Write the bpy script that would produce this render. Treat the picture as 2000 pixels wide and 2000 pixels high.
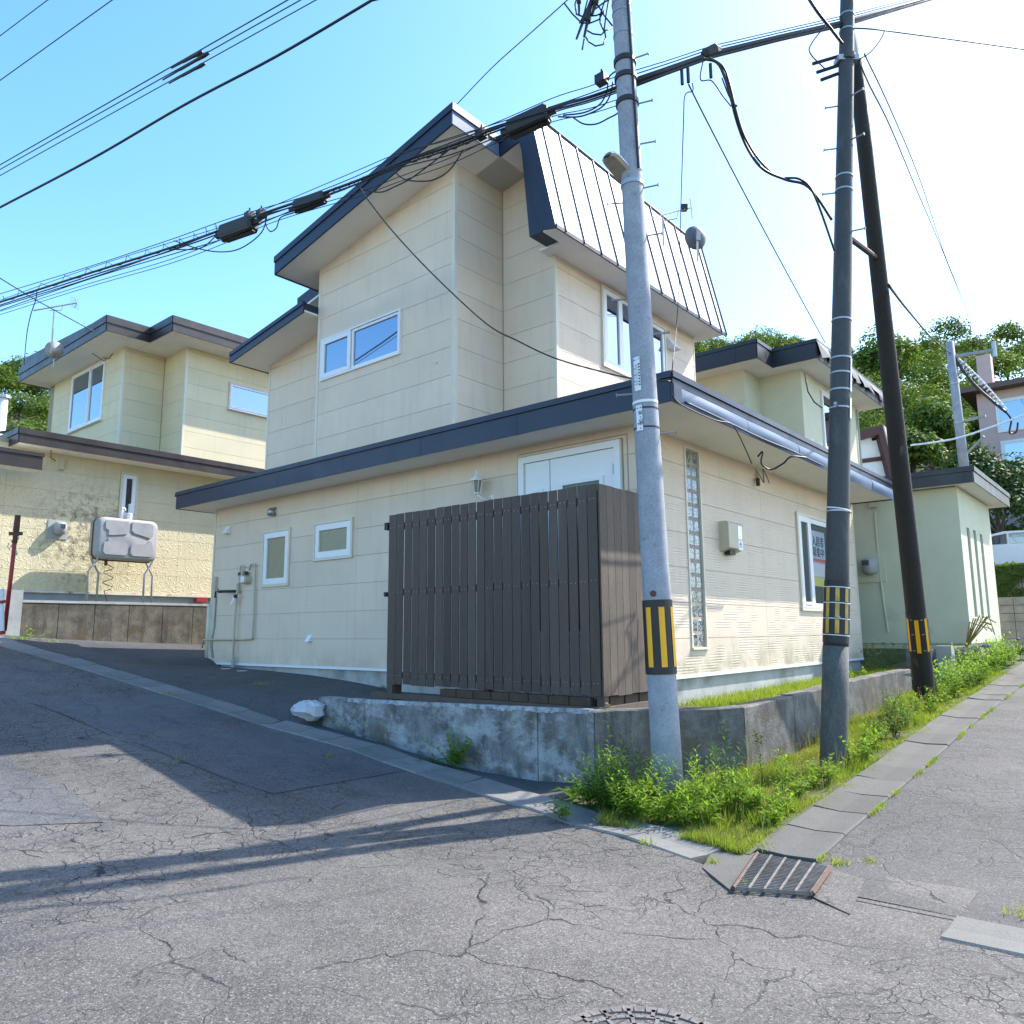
import bpy, math, random
import numpy as np
from mathutils import Vector
for o in list(bpy.data.objects): bpy.data.objects.remove(o)
SC = bpy.context.scene
COL = SC.collection
random.seed(7)
R = math.radians

# ---------------------------------------------------------------- camera
FPX = 1516.89                      # focal length in photo pixels (photo is 2000 wide)
YAW, PIT, ROL = R(40.249), R(8.7548), R(-0.4132)
CZ = 1.6
_f = np.array([math.cos(YAW)*math.cos(PIT), math.sin(YAW)*math.cos(PIT), math.sin(PIT)])
_r = np.cross(_f, [0, 0, 1]); _r /= np.linalg.norm(_r); _u = np.cross(_r, _f)
_c, _s = math.cos(ROL), math.sin(ROL)
CR, CU = _c*_r + _s*_u, -_s*_r + _c*_u
cam_d = bpy.data.cameras.new('camera'); cam = bpy.data.objects.new('camera', cam_d); COL.objects.link(cam)
cam_d.sensor_width = 36; cam_d.lens = 36*FPX/2000; cam_d.clip_start = .05; cam_d.clip_end = 2000
from mathutils import Matrix
cam.matrix_world = Matrix(((CR[0], CU[0], -_f[0], 0), (CR[1], CU[1], -_f[1], 0), (CR[2], CU[2], -_f[2], CZ), (0, 0, 0, 1)))
SC.camera = cam

# ---------------------------------------------------------------- sky, sun, exposure
SUN_AZ, SUN_EL = R(-23.0), R(45.7)         # azimuth measured from +X
w = bpy.data.worlds.new('World'); SC.world = w; w.use_nodes = True
nt = w.node_tree; nt.nodes.clear()
sky = nt.nodes.new('ShaderNodeTexSky'); sky.sky_type = 'NISHITA'; sky.sun_disc = False
sky.sun_elevation = SUN_EL; sky.sun_rotation = math.pi/2 - SUN_AZ
sky.altitude = 0; sky.air_density = 1.0; sky.dust_density = 0.8; sky.ozone_density = 1.6
bg = nt.nodes.new('ShaderNodeBackground'); bg.inputs['Strength'].default_value = 0.15
wo = nt.nodes.new('ShaderNodeOutputWorld')
tint = nt.nodes.new('ShaderNodeMix'); tint.data_type = 'RGBA'; tint.blend_type = 'MULTIPLY'; tint.inputs[0].default_value = 1
tint.inputs[7].default_value = (1.04, .95, .87, 1)      # the camera's cool white balance
hsv = nt.nodes.new('ShaderNodeHueSaturation'); hsv.inputs['Saturation'].default_value = 1.30
nt.links.new(sky.outputs[0], hsv.inputs['Color']); nt.links.new(hsv.outputs[0], tint.inputs[6]); nt.links.new(tint.outputs[2], bg.inputs[0]); nt.links.new(bg.outputs[0], wo.inputs[0])
sd = bpy.data.lights.new('sun', 'SUN'); sd.energy = 2.5; sd.angle = R(.53); sd.color = (1, .955, .88)
so = bpy.data.objects.new('sun', sd); COL.objects.link(so)
sdir = Vector((math.cos(SUN_AZ)*math.cos(SUN_EL), math.sin(SUN_AZ)*math.cos(SUN_EL), math.sin(SUN_EL)))
so.rotation_euler = sdir.to_track_quat('Z', 'Y').to_euler(); so.location = (20, -10, 30)
SC.view_settings.view_transform = 'Standard'; SC.view_settings.look = 'None'
SC.view_settings.gamma = 1; SC.view_settings.use_curve_mapping = False
SC.view_settings.exposure = 1.85

# ---------------------------------------------------------------- measuring helpers (photo ray met with a real plane)
def ray(px, py):
    return (px-1000)/FPX*CR - (py-1000)/FPX*CU + _f
def onX(px, py, x): r = ray(px, py); return r*(x/r[0]) + np.array([0, 0, CZ])
def onY(px, py, y): r = ray(px, py); return r*(y/r[1]) + np.array([0, 0, CZ])
def onZ(px, py, z): r = ray(px, py); return r*((z-CZ)/r[2]) + np.array([0, 0, CZ])
def atD(px, py, d): return ray(px, py)*d + np.array([0, 0, CZ])      # d metres along the view axis
def onV(px, py, p0, d):
    n = np.array([d[1], -d[0], 0.]); r = ray(px, py)
    t = (n[0]*p0[0]+n[1]*p0[1])/(n@r); return r*t + np.array([0, 0, CZ])

# ---------------------------------------------------------------- mesh builder
ORI = {}
class MB:
    def __init__(s): s.v, s.f, s.m = [], [], []
    def add(s, vs, fs, mi=0):
        b = len(s.v); s.v.extend([tuple(map(float, p)) for p in vs])
        s.f.extend([tuple(i+b for i in q) for q in fs]); s.m.extend([mi]*len(fs)); return s
    def box(s, x0, x1, y0, y1, z0, z1, mi=0):
        x0, x1 = min(x0, x1), max(x0, x1); y0, y1 = min(y0, y1), max(y0, y1); z0, z1 = min(z0, z1), max(z0, z1)
        return s.add([(x0,y0,z0),(x1,y0,z0),(x1,y1,z0),(x0,y1,z0),(x0,y0,z1),(x1,y0,z1),(x1,y1,z1),(x0,y1,z1)],
                     [(3,2,1,0),(4,5,6,7),(0,1,5,4),(1,2,6,5),(2,3,7,6),(3,0,4,7)], mi)
    def obox(s, c, ax, ay, az, mi=0):
        c, ax, ay, az = map(lambda q: np.array(q, float), (c, ax, ay, az)); P = []
        for k in (-1, 1):
            for i, j in ((-1,-1),(1,-1),(1,1),(-1,1)): P.append(c+i*ax+j*ay+k*az)
        fl = [(3,2,1,0),(4,5,6,7),(0,1,5,4),(1,2,6,5),(2,3,7,6),(3,0,4,7)]
        if np.dot(np.cross(ax, ay), az) < 0: fl = [q[::-1] for q in fl]
        return s.add(P, fl, mi)
    def prism(s, pts, off, mi=0):
        pts = [np.array(p, float) for p in pts]; off = np.array(off, float); n = len(pts)
        nn = np.zeros(3)
        for i in range(n): nn += np.cross(pts[i], pts[(i+1) % n])
        if nn@off > 0: pts = pts[::-1]
        vs = pts + [p+off for p in pts]
        fs = [tuple(range(n)), tuple(range(2*n-1, n-1, -1))] + [(i, i+n, (i+1) % n+n, (i+1) % n) for i in range(n)]
        return s.add(vs, fs, mi)
    def quad(s, a, b, c, d, mi=0): return s.add([a, b, c, d], [(0, 1, 2, 3)], mi)
    def tube(s, pts, r, n=6, mi=0, cap=True):
        P = [np.array(p, float) for p in pts]; m = len(P)
        rs = r if hasattr(r, '__len__') else [r]*m
        t0 = P[1]-P[0]; t0 /= np.linalg.norm(t0)+1e-12
        u = np.cross(t0, [0, 0, 1.]) if abs(t0[2]) < .9 else np.cross(t0, [1., 0, 0]); u /= np.linalg.norm(u)
        vs = []
        for i in range(m):
            t = P[min(i+1, m-1)]-P[max(i-1, 0)]; t /= np.linalg.norm(t)+1e-12
            u = u-t*(u@t); u /= np.linalg.norm(u)+1e-12; v = np.cross(t, u)
            for k in range(n):
                a = 2*math.pi*k/n; vs.append(P[i]+rs[i]*(math.cos(a)*u+math.sin(a)*v))
        fs = []
        for i in range(m-1):
            for k in range(n):
                a, b = i*n+k, i*n+(k+1) % n; fs.append((a, b, b+n, a+n))
        if cap: fs += [tuple(range(n-1, -1, -1)), tuple(range((m-1)*n, m*n))]
        return s.add(vs, fs, mi)
    def lathe(s, c, ax, prof, n=16, mi=0):       # prof: [(distance along axis, radius)]
        c = np.array(c, float); ax = np.array(ax, float); ax /= np.linalg.norm(ax)
        return s.tube([c+ax*(h+i*1e-5) for i, (h, _) in enumerate(prof)], [max(q, 1e-4) for _, q in prof], n, mi)
    def build(s, name, mat, parent=None, smooth=False, loc=None):
        L = np.array(ORI[parent.name] if parent is not None else (loc if loc is not None else (0, 0, 0)), float)
        me = bpy.data.meshes.new(name)
        V = np.array(s.v)-L if s.v else []
        me.from_pydata([tuple(q) for q in V], [], s.f)
        mats = mat if isinstance(mat, (list, tuple)) else [mat]
        for q in mats: me.materials.append(q)
        if len(mats) > 1: me.polygons.foreach_set('material_index', s.m)
        if smooth: me.polygons.foreach_set('use_smooth', [True]*len(me.polygons))
        me.update()
        o = bpy.data.objects.new(name, me); COL.objects.link(o)
        if parent is not None: o.parent = parent
        else: o.location = L
        ORI[o.name] = L
        return o
def tag(o, label=None, cat=None, group=None, kind=None):
    if label: o['label'] = label
    if cat: o['category'] = cat
    if group: o['group'] = group
    if kind: o['kind'] = kind
    return o
def thing(name, loc, label, cat, group=None):
    o = bpy.data.objects.new(name, None); COL.objects.link(o); o.location = tuple(float(q) for q in loc)
    o.empty_display_size = .2
    ORI[o.name] = np.array(loc, float); return tag(o, label, cat, group)
def P(name, mb, mat, parent, smooth=False): return mb.build(name, mat, parent, smooth)
def B(*a): return MB().box(*a)

# ---------------------------------------------------------------- materials
def N(nt, t, **k):
    n = nt.nodes.new(t)
    for a, b in k.items(): setattr(n, a, b)
    return n
def lk(nt, a, b): nt.links.new(a, b)
def newmat(name):
    m = bpy.data.materials.new(name); m.use_nodes = True
    nt = m.node_tree; bs = nt.nodes['Principled BSDF']; return m, nt, bs
def math_n(nt, op, a, b=None, clamp=False):
    n = N(nt, 'ShaderNodeMath', operation=op, use_clamp=clamp)
    for i, q in enumerate((a, b)):
        if q is None: continue
        if isinstance(q, (int, float)): n.inputs[i].default_value = q
        else: lk(nt, q, n.inputs[i])
    return n.outputs[0]
def mix_n(nt, fac, a, b, blend='MIX'):
    n = N(nt, 'ShaderNodeMix', data_type='RGBA', blend_type=blend)
    for i, q in ((0, fac), (6, a), (7, b)):
        if isinstance(q, (int, float)): n.inputs[i].default_value = q
        elif isinstance(q, tuple): n.inputs[i].default_value = (*q[:3], 1)
        else: lk(nt, q, n.inputs[i])
    return n.outputs[2]
def ramp(nt, fac, p0, p1, c0=0., c1=1.):
    n = N(nt, 'ShaderNodeMapRange', clamp=True); lk(nt, fac, n.inputs[0])
    n.inputs[1].default_value = p0; n.inputs[2].default_value = p1; n.inputs[3].default_value = c0; n.inputs[4].default_value = c1
    return n.outputs[0]
def coords(nt, kind='Object', scale=(1, 1, 1)):
    t = N(nt, 'ShaderNodeTexCoord'); mp = N(nt, 'ShaderNodeMapping'); mp.inputs['Scale'].default_value = scale
    lk(nt, t.outputs[kind], mp.inputs[0]); return mp.outputs[0]
def noise(nt, co, sc, det=4, rough=.55, out='Fac'):
    n = N(nt, 'ShaderNodeTexNoise'); n.inputs['Scale'].default_value = sc; n.inputs['Detail'].default_value = det
    n.inputs['Roughness'].default_value = rough; lk(nt, co, n.inputs['Vector']); return n.outputs[out]
def bumpn(nt, bs, h, st, dist=.01):
    b = N(nt, 'ShaderNodeBump'); b.inputs['Strength'].default_value = st; b.inputs['Distance'].default_value = dist
    lk(nt, h, b.inputs['Height']); lk(nt, b.outputs[0], bs.inputs['Normal']); return b
def M(name, col, rough=.6, metal=0., var=.18, vs=2.5, fine=.08, fs=70, bump=0., bs=90, spec=.5, dirt=None, ds=1.2, dth=(.55, .75), stretch=(1, 1, 1), orand=0.):
    m, nt, b = newmat(name); co = coords(nt, 'Object', stretch)
    a = noise(nt, co, vs, 5); f = noise(nt, co, fs, 2)
    k = math_n(nt, 'ADD', ramp(nt, a, .25, .75, 1-var, 1+var), ramp(nt, f, .25, .75, -fine, fine))
    if orand:
        oi = N(nt, 'ShaderNodeObjectInfo'); k = math_n(nt, 'MULTIPLY', k, ramp(nt, oi.outputs['Random'], 0, 1, 1-orand, 1+orand))
    c = mix_n(nt, 1., (col[0], col[1], col[2]), k, 'MULTIPLY')
    if dirt:
        d = noise(nt, co, ds, 7, .65); c = mix_n(nt, ramp(nt, d, dth[0], dth[1], 0, .85), c, dirt)
    lk(nt, c, b.inputs['Base Color']); b.inputs['Roughness'].default_value = rough; b.inputs['Metallic'].default_value = metal
    b.inputs['Specular IOR Level'].default_value = spec
    lk(nt, ramp(nt, a, .3, .7, max(rough-.08, .02), min(rough+.08, 1)), b.inputs['Roughness'])
    if bump: bumpn(nt, b, noise(nt, co, bs, 3), bump, .01)
    return m
def siding_mat(name, col, rib_axis='z', rib=220., rib_st=.25, patch=False, swirl=False, mould=None, rust=None):
    m, nt, b = newmat(name); co = coords(nt)
    sep = N(nt, 'ShaderNodeSeparateXYZ'); lk(nt, co, sep.inputs[0])
    a = noise(nt, co, 1.4, 5); f = noise(nt, co, 160, 2)
    k = math_n(nt, 'ADD', ramp(nt, a, .2, .8, .93, 1.07), ramp(nt, f, .3, .7, -.04, .04))
    c = mix_n(nt, 1., col, k, 'MULTIPLY')
    st = coords(nt, 'Object', (6, 6, .5)); stn = noise(nt, st, 1.6, 5)
    oi = N(nt, 'ShaderNodeObjectInfo'); c = mix_n(nt, 1., c, ramp(nt, oi.outputs['Random'], 0, 1, .965, 1.03), 'MULTIPLY')
    c = mix_n(nt, ramp(nt, stn, .54, .8, 0, .28), c, tuple(q*.60 for q in col))
    h = None
    if swirl:
        nn_ = noise(nt, co, 8.5, 1.5, .4); dd_ = math_n(nt, 'ABSOLUTE', math_n(nt, 'SUBTRACT', nn_, .5))
        h = ramp(nt, dd_, .0, .035, 1, 0)
    else:
        rz = math_n(nt, 'SINE', math_n(nt, 'MULTIPLY', sep.outputs[2], rib))
        h = math_n(nt, 'MULTIPLY', rz, rib_st)
        if patch:
            sn = N(nt, 'ShaderNodeVectorMath', operation='SNAP'); lk(nt, co, sn.inputs[0]); sn.inputs[1].default_value = (.23, .23, .115)
            wn = N(nt, 'ShaderNodeTexWhiteNoise'); lk(nt, sn.outputs[0], wn.inputs[0])
            on = math_n(nt, 'GREATER_THAN', wn.outputs[0], .52)
            rough_h = noise(nt, co, 90, 3)
            h = math_n(nt, 'ADD', math_n(nt, 'MULTIPLY', math_n(nt, 'MULTIPLY', rz, on), .9),
                       math_n(nt, 'MULTIPLY', math_n(nt, 'SUBTRACT', 1., on), rough_h))
        h = math_n(nt, 'ADD', h, math_n(nt, 'MULTIPLY', f, .4))
    if mould:
        col2, zlo, zhi = mould
        mk = noise(nt, co, 1.9, 8, .7)
        g = math_n(nt, 'MULTIPLY', ramp(nt, mk, .40, .60), ramp(nt, sep.outputs[2], zlo, zhi, 1, 0))
        c = mix_n(nt, math_n(nt, 'MULTIPLY', g, .6), c, col2)
    if rust:
        cen, rad, rc = rust
        vm = N(nt, 'ShaderNodeVectorMath', operation='DISTANCE'); lk(nt, co, vm.inputs[0]); vm.inputs[1].default_value = cen
        g = math_n(nt, 'MULTIPLY', ramp(nt, vm.outputs[1], rad*.3, rad, 1, 0), ramp(nt, noise(nt, co, 7, 8, .72), .45, .62))
        c = mix_n(nt, math_n(nt, 'MULTIPLY', g, .85), c, rc)
    lk(nt, c, b.inputs['Base Color']); b.inputs['Roughness'].default_value = .62
    bumpn(nt, b, h, (.5 if swirl else .32) if (patch or swirl) else .25, .006 if not swirl else .02)
    return m
CREAM = (.70, .575, .44)
m_side = siding_mat('cream_siding', CREAM, mould=((.24, .22, .17), -.1, .75))
m_sideB = siding_mat('cream_textured_siding', CREAM, rib=2*math.pi/.036, patch=True, mould=((.14, .155, .075), .36, .92))
m_sideback = M('siding_joint', (.36, .30, .23), .8, bump=0)
m_trim = M('cream_corner_trim', (.66, .60, .48), .45, var=.06)
NEI = (.65, .565, .37)
m_nside = siding_mat('pale_yellow_siding', NEI, rib_st=.15)
m_nsideL = None
m_nback = M('yellow_siding_joint', (.32, .28, .18), .8)
m_green = M('pale_green_render', (.60, .60, .43), .8, var=.08, vs=1.5, bump=.35, bs=160, dirt=(.2, .21, .16), ds=1.1, dth=(.62, .9))
m_soffit = M('white_soffit', (.86, .81, .72), .6, var=.05, fine=.02)  # white warmed and lifted to carry the light bounced onto it
m_navy = M('navy_painted_metal', (.022, .031, .056), .42, metal=.0, var=.15, fine=.03, spec=.35)
m_bluem = M('pale_blue_flashing', (.115, .165, .25), .55, metal=.0, var=.10, fine=.02, bump=.1, bs=2.5, spec=.2)
m_brownm = M('dark_brown_metal', (.030, .022, .022), .42, var=.12, fine=.03)
m_blackm = M('black_painted_metal', (.022, .024, .03), .45, var=.2)
m_white = M('white_vinyl', (.78, .79, .80), .4, var=.04, fine=.02)
m_roofglare = M('roof_metal_sky_glare', (.86, .87, .88), .35, metal=.0, var=.05, fine=.01)  # sky glare off the metal put into a white base colour
m_found = M('foundation_concrete', (.40, .40, .38), .85, var=.2, bump=.3, dirt=(.15, .15, .12), ds=2., dth=(.5, .75))
def glass_mat(name, tint, refl=.45, rough=.02):
    m, nt, b = newmat(name); b.inputs['Base Color'].default_value = (*tint, 1); b.inputs['Roughness'].default_value = rough
    b.inputs['Specular IOR Level'].default_value = 1.; b.inputs['IOR'].default_value = 1.5
    gl = N(nt, 'ShaderNodeBsdfGlossy'); gl.inputs['Roughness'].default_value = rough; gl.inputs['Color'].default_value = (.62, .76, .95, 1)
    co = coords(nt); bp = N(nt, 'ShaderNodeBump'); bp.inputs['Strength'].default_value = .02; lk(nt, noise(nt, co, 3, 2), bp.inputs['Height']); lk(nt, bp.outputs[0], gl.inputs['Normal'])
    mx = N(nt, 'ShaderNodeMixShader'); mx.inputs[0].default_value = refl
    lk(nt, b.outputs[0], mx.inputs[1]); lk(nt, gl.outputs[0], mx.inputs[2]); lk(nt, mx.outputs[0], nt.nodes['Material Output'].inputs[0])
    return m
m_glass = glass_mat('window_glass', (.03, .045, .07), .35)
m_glassdark = glass_mat('dark_window_glass', (.012, .016, .02), .12)
m_frost = M('frosted_glass', (.27, .255, .16), .35, var=.12, vs=6)
m_green_glass = M('green_patterned_glass', (.05, .09, .06), .15, var=.5, vs=30, bump=.4, bs=40)
m_gblock = glass_mat('glass_block_glass', (.16, .19, .18), .12, .15)
def gblock_bump():
    nt = m_gblock.node_tree; b = nt.nodes['Principled BSDF']; co = coords(nt)
    v = N(nt, 'ShaderNodeTexVoronoi'); v.inputs['Scale'].default_value = 22; lk(nt, co, v.inputs[0])
    bumpn(nt, b, v.outputs[0], .8, .03); lk(nt, mix_n(nt, ramp(nt, v.outputs[0], .1, .6), (.34, .40, .40), (.08, .10, .10)), b.inputs['Base Color'])
gblock_bump()
m_mortar = M('white_mortar', (.62, .62, .58), .85, bump=.2)

def asphalt(name, c0, crack=.8, cs=1.9, light=.30):
    m, nt, b = newmat(name); co = coords(nt)
    big = noise(nt, co, .55, 5, .6); mid = noise(nt, co, 5, 5, .6); 
    v = N(nt, 'ShaderNodeTexVoronoi'); v.inputs['Scale'].default_value = 125; lk(nt, co, v.inputs[0])
    v2 = N(nt, 'ShaderNodeTexVoronoi'); v2.inputs['Scale'].default_value = 110; lk(nt, co, v2.inputs[0])
    sp = N(nt, 'ShaderNodeSeparateColor'); lk(nt, v.outputs['Color'], sp.inputs[0])
    sp2 = N(nt, 'ShaderNodeSeparateColor'); lk(nt, v2.outputs['Color'], sp2.inputs[0])
    k = math_n(nt, 'ADD', ramp(nt, sp2.outputs[0], 0, 1, .62, 1.3), ramp(nt, big, .3, .7, -.22, .2))
    k = math_n(nt, 'ADD', k, ramp(nt, mid, .3, .7, -.1, .1))
    tb_ = noise(nt, coords(nt, 'Object', (1.1, .10, 1)), 1.3, 3); k = math_n(nt, 'ADD', k, ramp(nt, tb_, .35, .65, -.13, .13))
    oil = noise(nt, co, 1.15, 6, .6); k = math_n(nt, 'MULTIPLY', k, ramp(nt, oil, .62, .74, 1, .62))
    c = mix_n(nt, 1., c0, k, 'MULTIPLY')
    c = mix_n(nt, ramp(nt, sp.outputs[1], .88, .97, 0, .55), c, (light, light*.97, light*.92))
    c = mix_n(nt, ramp(nt, sp.outputs[2], .88, .94, 0, .7), c, (.03, .03, .032))
    # alligator cracks: warped cell edges, only where the surface is broken up
    wn = N(nt, 'ShaderNodeTexNoise'); wn.inputs['Scale'].default_value = 2.3; wn.inputs['Detail'].default_value = 5; lk(nt, co, wn.inputs['Vector'])
    va = N(nt, 'ShaderNodeVectorMath', operation='MULTIPLY_ADD'); lk(nt, wn.outputs['Color'], va.inputs[0]); va.inputs[1].default_value = (.45, .45, .0); lk(nt, co, va.inputs[2])
    tot = None
    for sc, wd, lo, hi, off in ((cs*2.2, .017, .44, .50, 0.), (cs*4.6, .024, .46, .53, 0.), (.9, .0055, .42, .50, 7.7)):
        ve = N(nt, 'ShaderNodeTexVoronoi', feature='DISTANCE_TO_EDGE'); ve.inputs['Scale'].default_value = sc; lk(nt, va.outputs[0], ve.inputs[0])
        mo = N(nt, 'ShaderNodeMapping'); mo.inputs['Location'].default_value = (off, off*.5, 0); lk(nt, co, mo.inputs[0])
        mk = ramp(nt, noise(nt, mo.outputs[0], .42, 3), lo, hi)
        brk = ramp(nt, noise(nt, co, 3.1, 2), .36, .48)
        e = math_n(nt, 'MULTIPLY', math_n(nt, 'MULTIPLY', ramp(nt, ve.outputs[0], wd*.35, wd, 1, 0), mk), brk)
        tot = e if tot is None else math_n(nt, 'MAXIMUM', tot, e)
    c = mix_n(nt, math_n(nt, 'MULTIPLY', tot, crack), c, (.012, .012, .013))
    lk(nt, c, b.inputs['Base Color']); b.inputs['Roughness'].default_value = .8
    h = math_n(nt, 'SUBTRACT', math_n(nt, 'ADD', math_n(nt, 'MULTIPLY', v.outputs[0], .5), mid), math_n(nt, 'MULTIPLY', tot, 2.))
    bumpn(nt, b, h, .55, .008)
    return m
m_road = asphalt('weathered_asphalt', (.112, .102, .092), .95)
m_road3 = asphalt('smoother_patch_asphalt', (.098, .097, .099), .45, 1.2, .22)
m_road2 = asphalt('side_road_asphalt', (.076, .071, .066), .25, 1.6, .24)
m_lot = asphalt('dark_lot_asphalt', (.075, .075, .075), .5, 1.1, .16)
m_slab = M('gutter_concrete', (.105, .099, .089), .88, orand=.15, var=.25, fine=.22, fs=120, bump=.5, bs=130, dirt=(.09, .09, .08), ds=2.5, dth=(.52, .78))
m_slabL = M('left_gutter_concrete', (.19, .185, .172), .88, orand=.15, var=.25, fine=.22, fs=120, bump=.5, bs=130, dirt=(.08, .08, .072), ds=2.5, dth=(.52, .78))
def concrete_wall(name, base, dark, moss, lime=0.):
    m, nt, b = newmat(name); co = coords(nt); st = coords(nt, 'Object', (3, 3, .45))
    c = mix_n(nt, ramp(nt, noise(nt, co, 3, 7, .65), .36, .66), base, dark)
    c = mix_n(nt, ramp(nt, noise(nt, st, 2.6, 6, .65), .50, .68, 0, .8), c, dark)
    c = mix_n(nt, ramp(nt, noise(nt, co, 1.5, 7, .7), .54, .68, 0, .7), c, moss)
    if lime: c = mix_n(nt, ramp(nt, noise(nt, coords(nt, 'Object', (1, 1, 1.6)), 2.2, 9, .75), .47, .60, 0, lime), c, (.50, .52, .54))
    c = mix_n(nt, 1., c, ramp(nt, noise(nt, co, 80, 3), .3, .7, .72, 1.25), 'MULTIPLY')
    lk(nt, c, b.inputs['Base Color']); b.inputs['Roughness'].default_value = .9
    bumpn(nt, b, noise(nt, co, 35, 6, .7), .7, .02); return m
m_retL = concrete_wall('limed_concrete', (.27, .265, .255), (.085, .083, .08), (.15, .13, .07), .6)
m_ret = concrete_wall('stained_concrete', (.20, .19, .175), (.055, .053, .05), (.13, .105, .06))
m_nret = concrete_wall('mossy_concrete_panels', (.19, .165, .125), (.055, .05, .04), (.13, .085, .04))
m_pole = M('pole_concrete', (.285, .30, .335), .75, var=.2, vs=5, fine=.16, fs=45, bump=.15, dirt=(.16, .17, .20), ds=9, dth=(.60, .72))
m_pole2 = M('dark_steel_pole', (.045, .047, .047), .6, var=.3, vs=6, fine=.2, fs=50, bump=.2, dirt=(.12, .12, .115), ds=3.5, dth=(.58, .8), stretch=(1, 1, .4))
m_pole2b = M('aged_pole_base', (.09, .092, .086), .8, var=.35, vs=6, fine=.3, fs=60, bump=.4, dirt=(.05, .055, .05), ds=5, dth=(.48, .66), stretch=(1, 1, .5))
m_wood = M('creosoted_wood', (.020, .018, .016), .75, var=.35, vs=9, fine=.25, fs=60, bump=.6, bs=30, dirt=(.16, .15, .13), ds=6, dth=(.62, .78), stretch=(1, 1, .18))
m_fence = M('dark_stained_cedar', (.072, .047, .034), .62, var=.22, vs=5, fine=.2, fs=55, bump=.35, bs=24, dirt=(.10, .075, .06), ds=3, dth=(.55, .8), stretch=(2, 2, .22), orand=.28)
m_fencew = M('weathered_cedar', (.105, .078, .058), .7, var=.3, vs=5, fine=.25, fs=55, bump=.4, bs=24, dirt=(.22, .21, .19), ds=7, dth=(.64, .74), stretch=(2, 2, .35), orand=.2)
m_sleeve = M('black_rubber_sleeve', (.018, .018, .018), .55, var=.2)
m_yellow = M('yellow_reflector', (.88, .42, .008), .42, var=.08)
m_yellow2 = M('faded_yellow_reflector', (.55, .33, .06), .5, var=.3, vs=12)
m_cable = M('black_cable', (.014, .015, .018), .5)
m_cableg = M('grey_wire', (.10, .11, .12), .5)
m_steel = M('galvanised_steel', (.38, .39, .40), .42, metal=.7, var=.15)
m_greypl = M('grey_plastic', (.36, .37, .36), .5)
m_beigepl = M('beige_plastic', (.50, .45, .33), .5, var=.06)
m_ink = M('dark_print', (.03, .03, .04), .6)
m_paper = M('white_plate', (.74, .76, .80), .45, var=.04)
m_red = M('red_paint', (.34, .025, .025), .5, var=.25, vs=8)
m_rust = M('rusty_iron', (.10, .045, .03), .8, var=.4, vs=14, bump=.4)
m_iron = M('worn_cast_iron', (.22, .20, .185), .5, metal=.4, var=.25, vs=12, bump=.3)
m_dark = M('deep_shadow_void', (.006, .006, .006), .9)
m_tank = M('weathered_tank_paint', (.33, .33, .335), .55, var=.12, vs=5, fine=.08, dirt=(.20, .12, .06), ds=4.5, dth=(.63, .76))
m_brick = M('shaded_tan_brick', (.075, .05, .03), .85, var=.35, vs=8, bump=.4)  # base colour darkened for the shadow below the fence boards
m_soil = M('verge_soil', (.09, .10, .04), .95, var=.4, vs=6, fine=.4, fs=90, bump=.8, bs=60)
m_groundm = M('ground_earth', (.09, .085, .05), .95, var=.3, vs=.6, bump=.4)
m_pink = M('pink_render', (.56, .39, .36), .8, var=.07)
m_stone = M('garden_stone', (.27, .25, .22), .85, var=.35, vs=5, bump=.6, bs=20)
m_carw = M('white_car_paint', (.78, .78, .80), .2, var=.02, fine=.0)
m_rubber = M('tyre_rubber', (.02, .02, .02), .8)
def leaf(name, c1, c2, tr=.35, sc=1.2):
    m, nt, b = newmat(name); co = coords(nt)
    oi = noise(nt, co, sc, 3)
    wn = N(nt, 'ShaderNodeTexWhiteNoise'); sn = N(nt, 'ShaderNodeVectorMath', operation='SNAP'); lk(nt, co, sn.inputs[0]); sn.inputs[1].default_value = (.11,)*3; lk(nt, sn.outputs[0], wn.inputs[0])
    k = math_n(nt, 'ADD', math_n(nt, 'MULTIPLY', ramp(nt, oi, .3, .7), .7), math_n(nt, 'MULTIPLY', wn.outputs[0], .3))
    c = mix_n(nt, k, c1, c2)
    lk(nt, c, b.inputs['Base Color']); b.inputs['Roughness'].default_value = .6; b.inputs['Specular IOR Level'].default_value = .18
    t = N(nt, 'ShaderNodeBsdfTranslucent'); lk(nt, mix_n(nt, 1., c, (1.35, 1.5, .6), 'MULTIPLY'), t.inputs[0])
    mx = N(nt, 'ShaderNodeMixShader'); mx.inputs[0].default_value = tr
    lk(nt, b.outputs[0], mx.inputs[1]); lk(nt, t.outputs[0], mx.inputs[2]); lk(nt, mx.outputs[0], nt.nodes['Material Output'].inputs[0])
    return m
m_leaf = leaf('weed_leaf', (.13, .23, .03), (.28, .38, .06), .55)
m_leafd = leaf('dark_weed_leaf', (.05, .11, .02), (.12, .20, .035), .4)
m_grass = leaf('verge_grass', (.14, .21, .03), (.30, .32, .07), .5, 2.)
m_dry = leaf('dry_grass', (.26, .22, .09), (.36, .29, .13), .3)
m_tree = leaf('hill_foliage', (.055, .10, .02), (.14, .19, .035), .35, .25)
m_tree2 = leaf('bright_foliage', (.05, .10, .018), (.12, .17, .03), .35, .6)
m_tree3 = leaf('deep_green_foliage', (.028, .062, .02), (.065, .11, .03), .28, .6)
m_bark = M('tree_bark', (.075, .06, .05), .9, var=.3, bump=.5)
m_purple = leaf('purple_petal', (.12, .05, .45), (.20, .10, .60), .3, 5)

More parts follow.
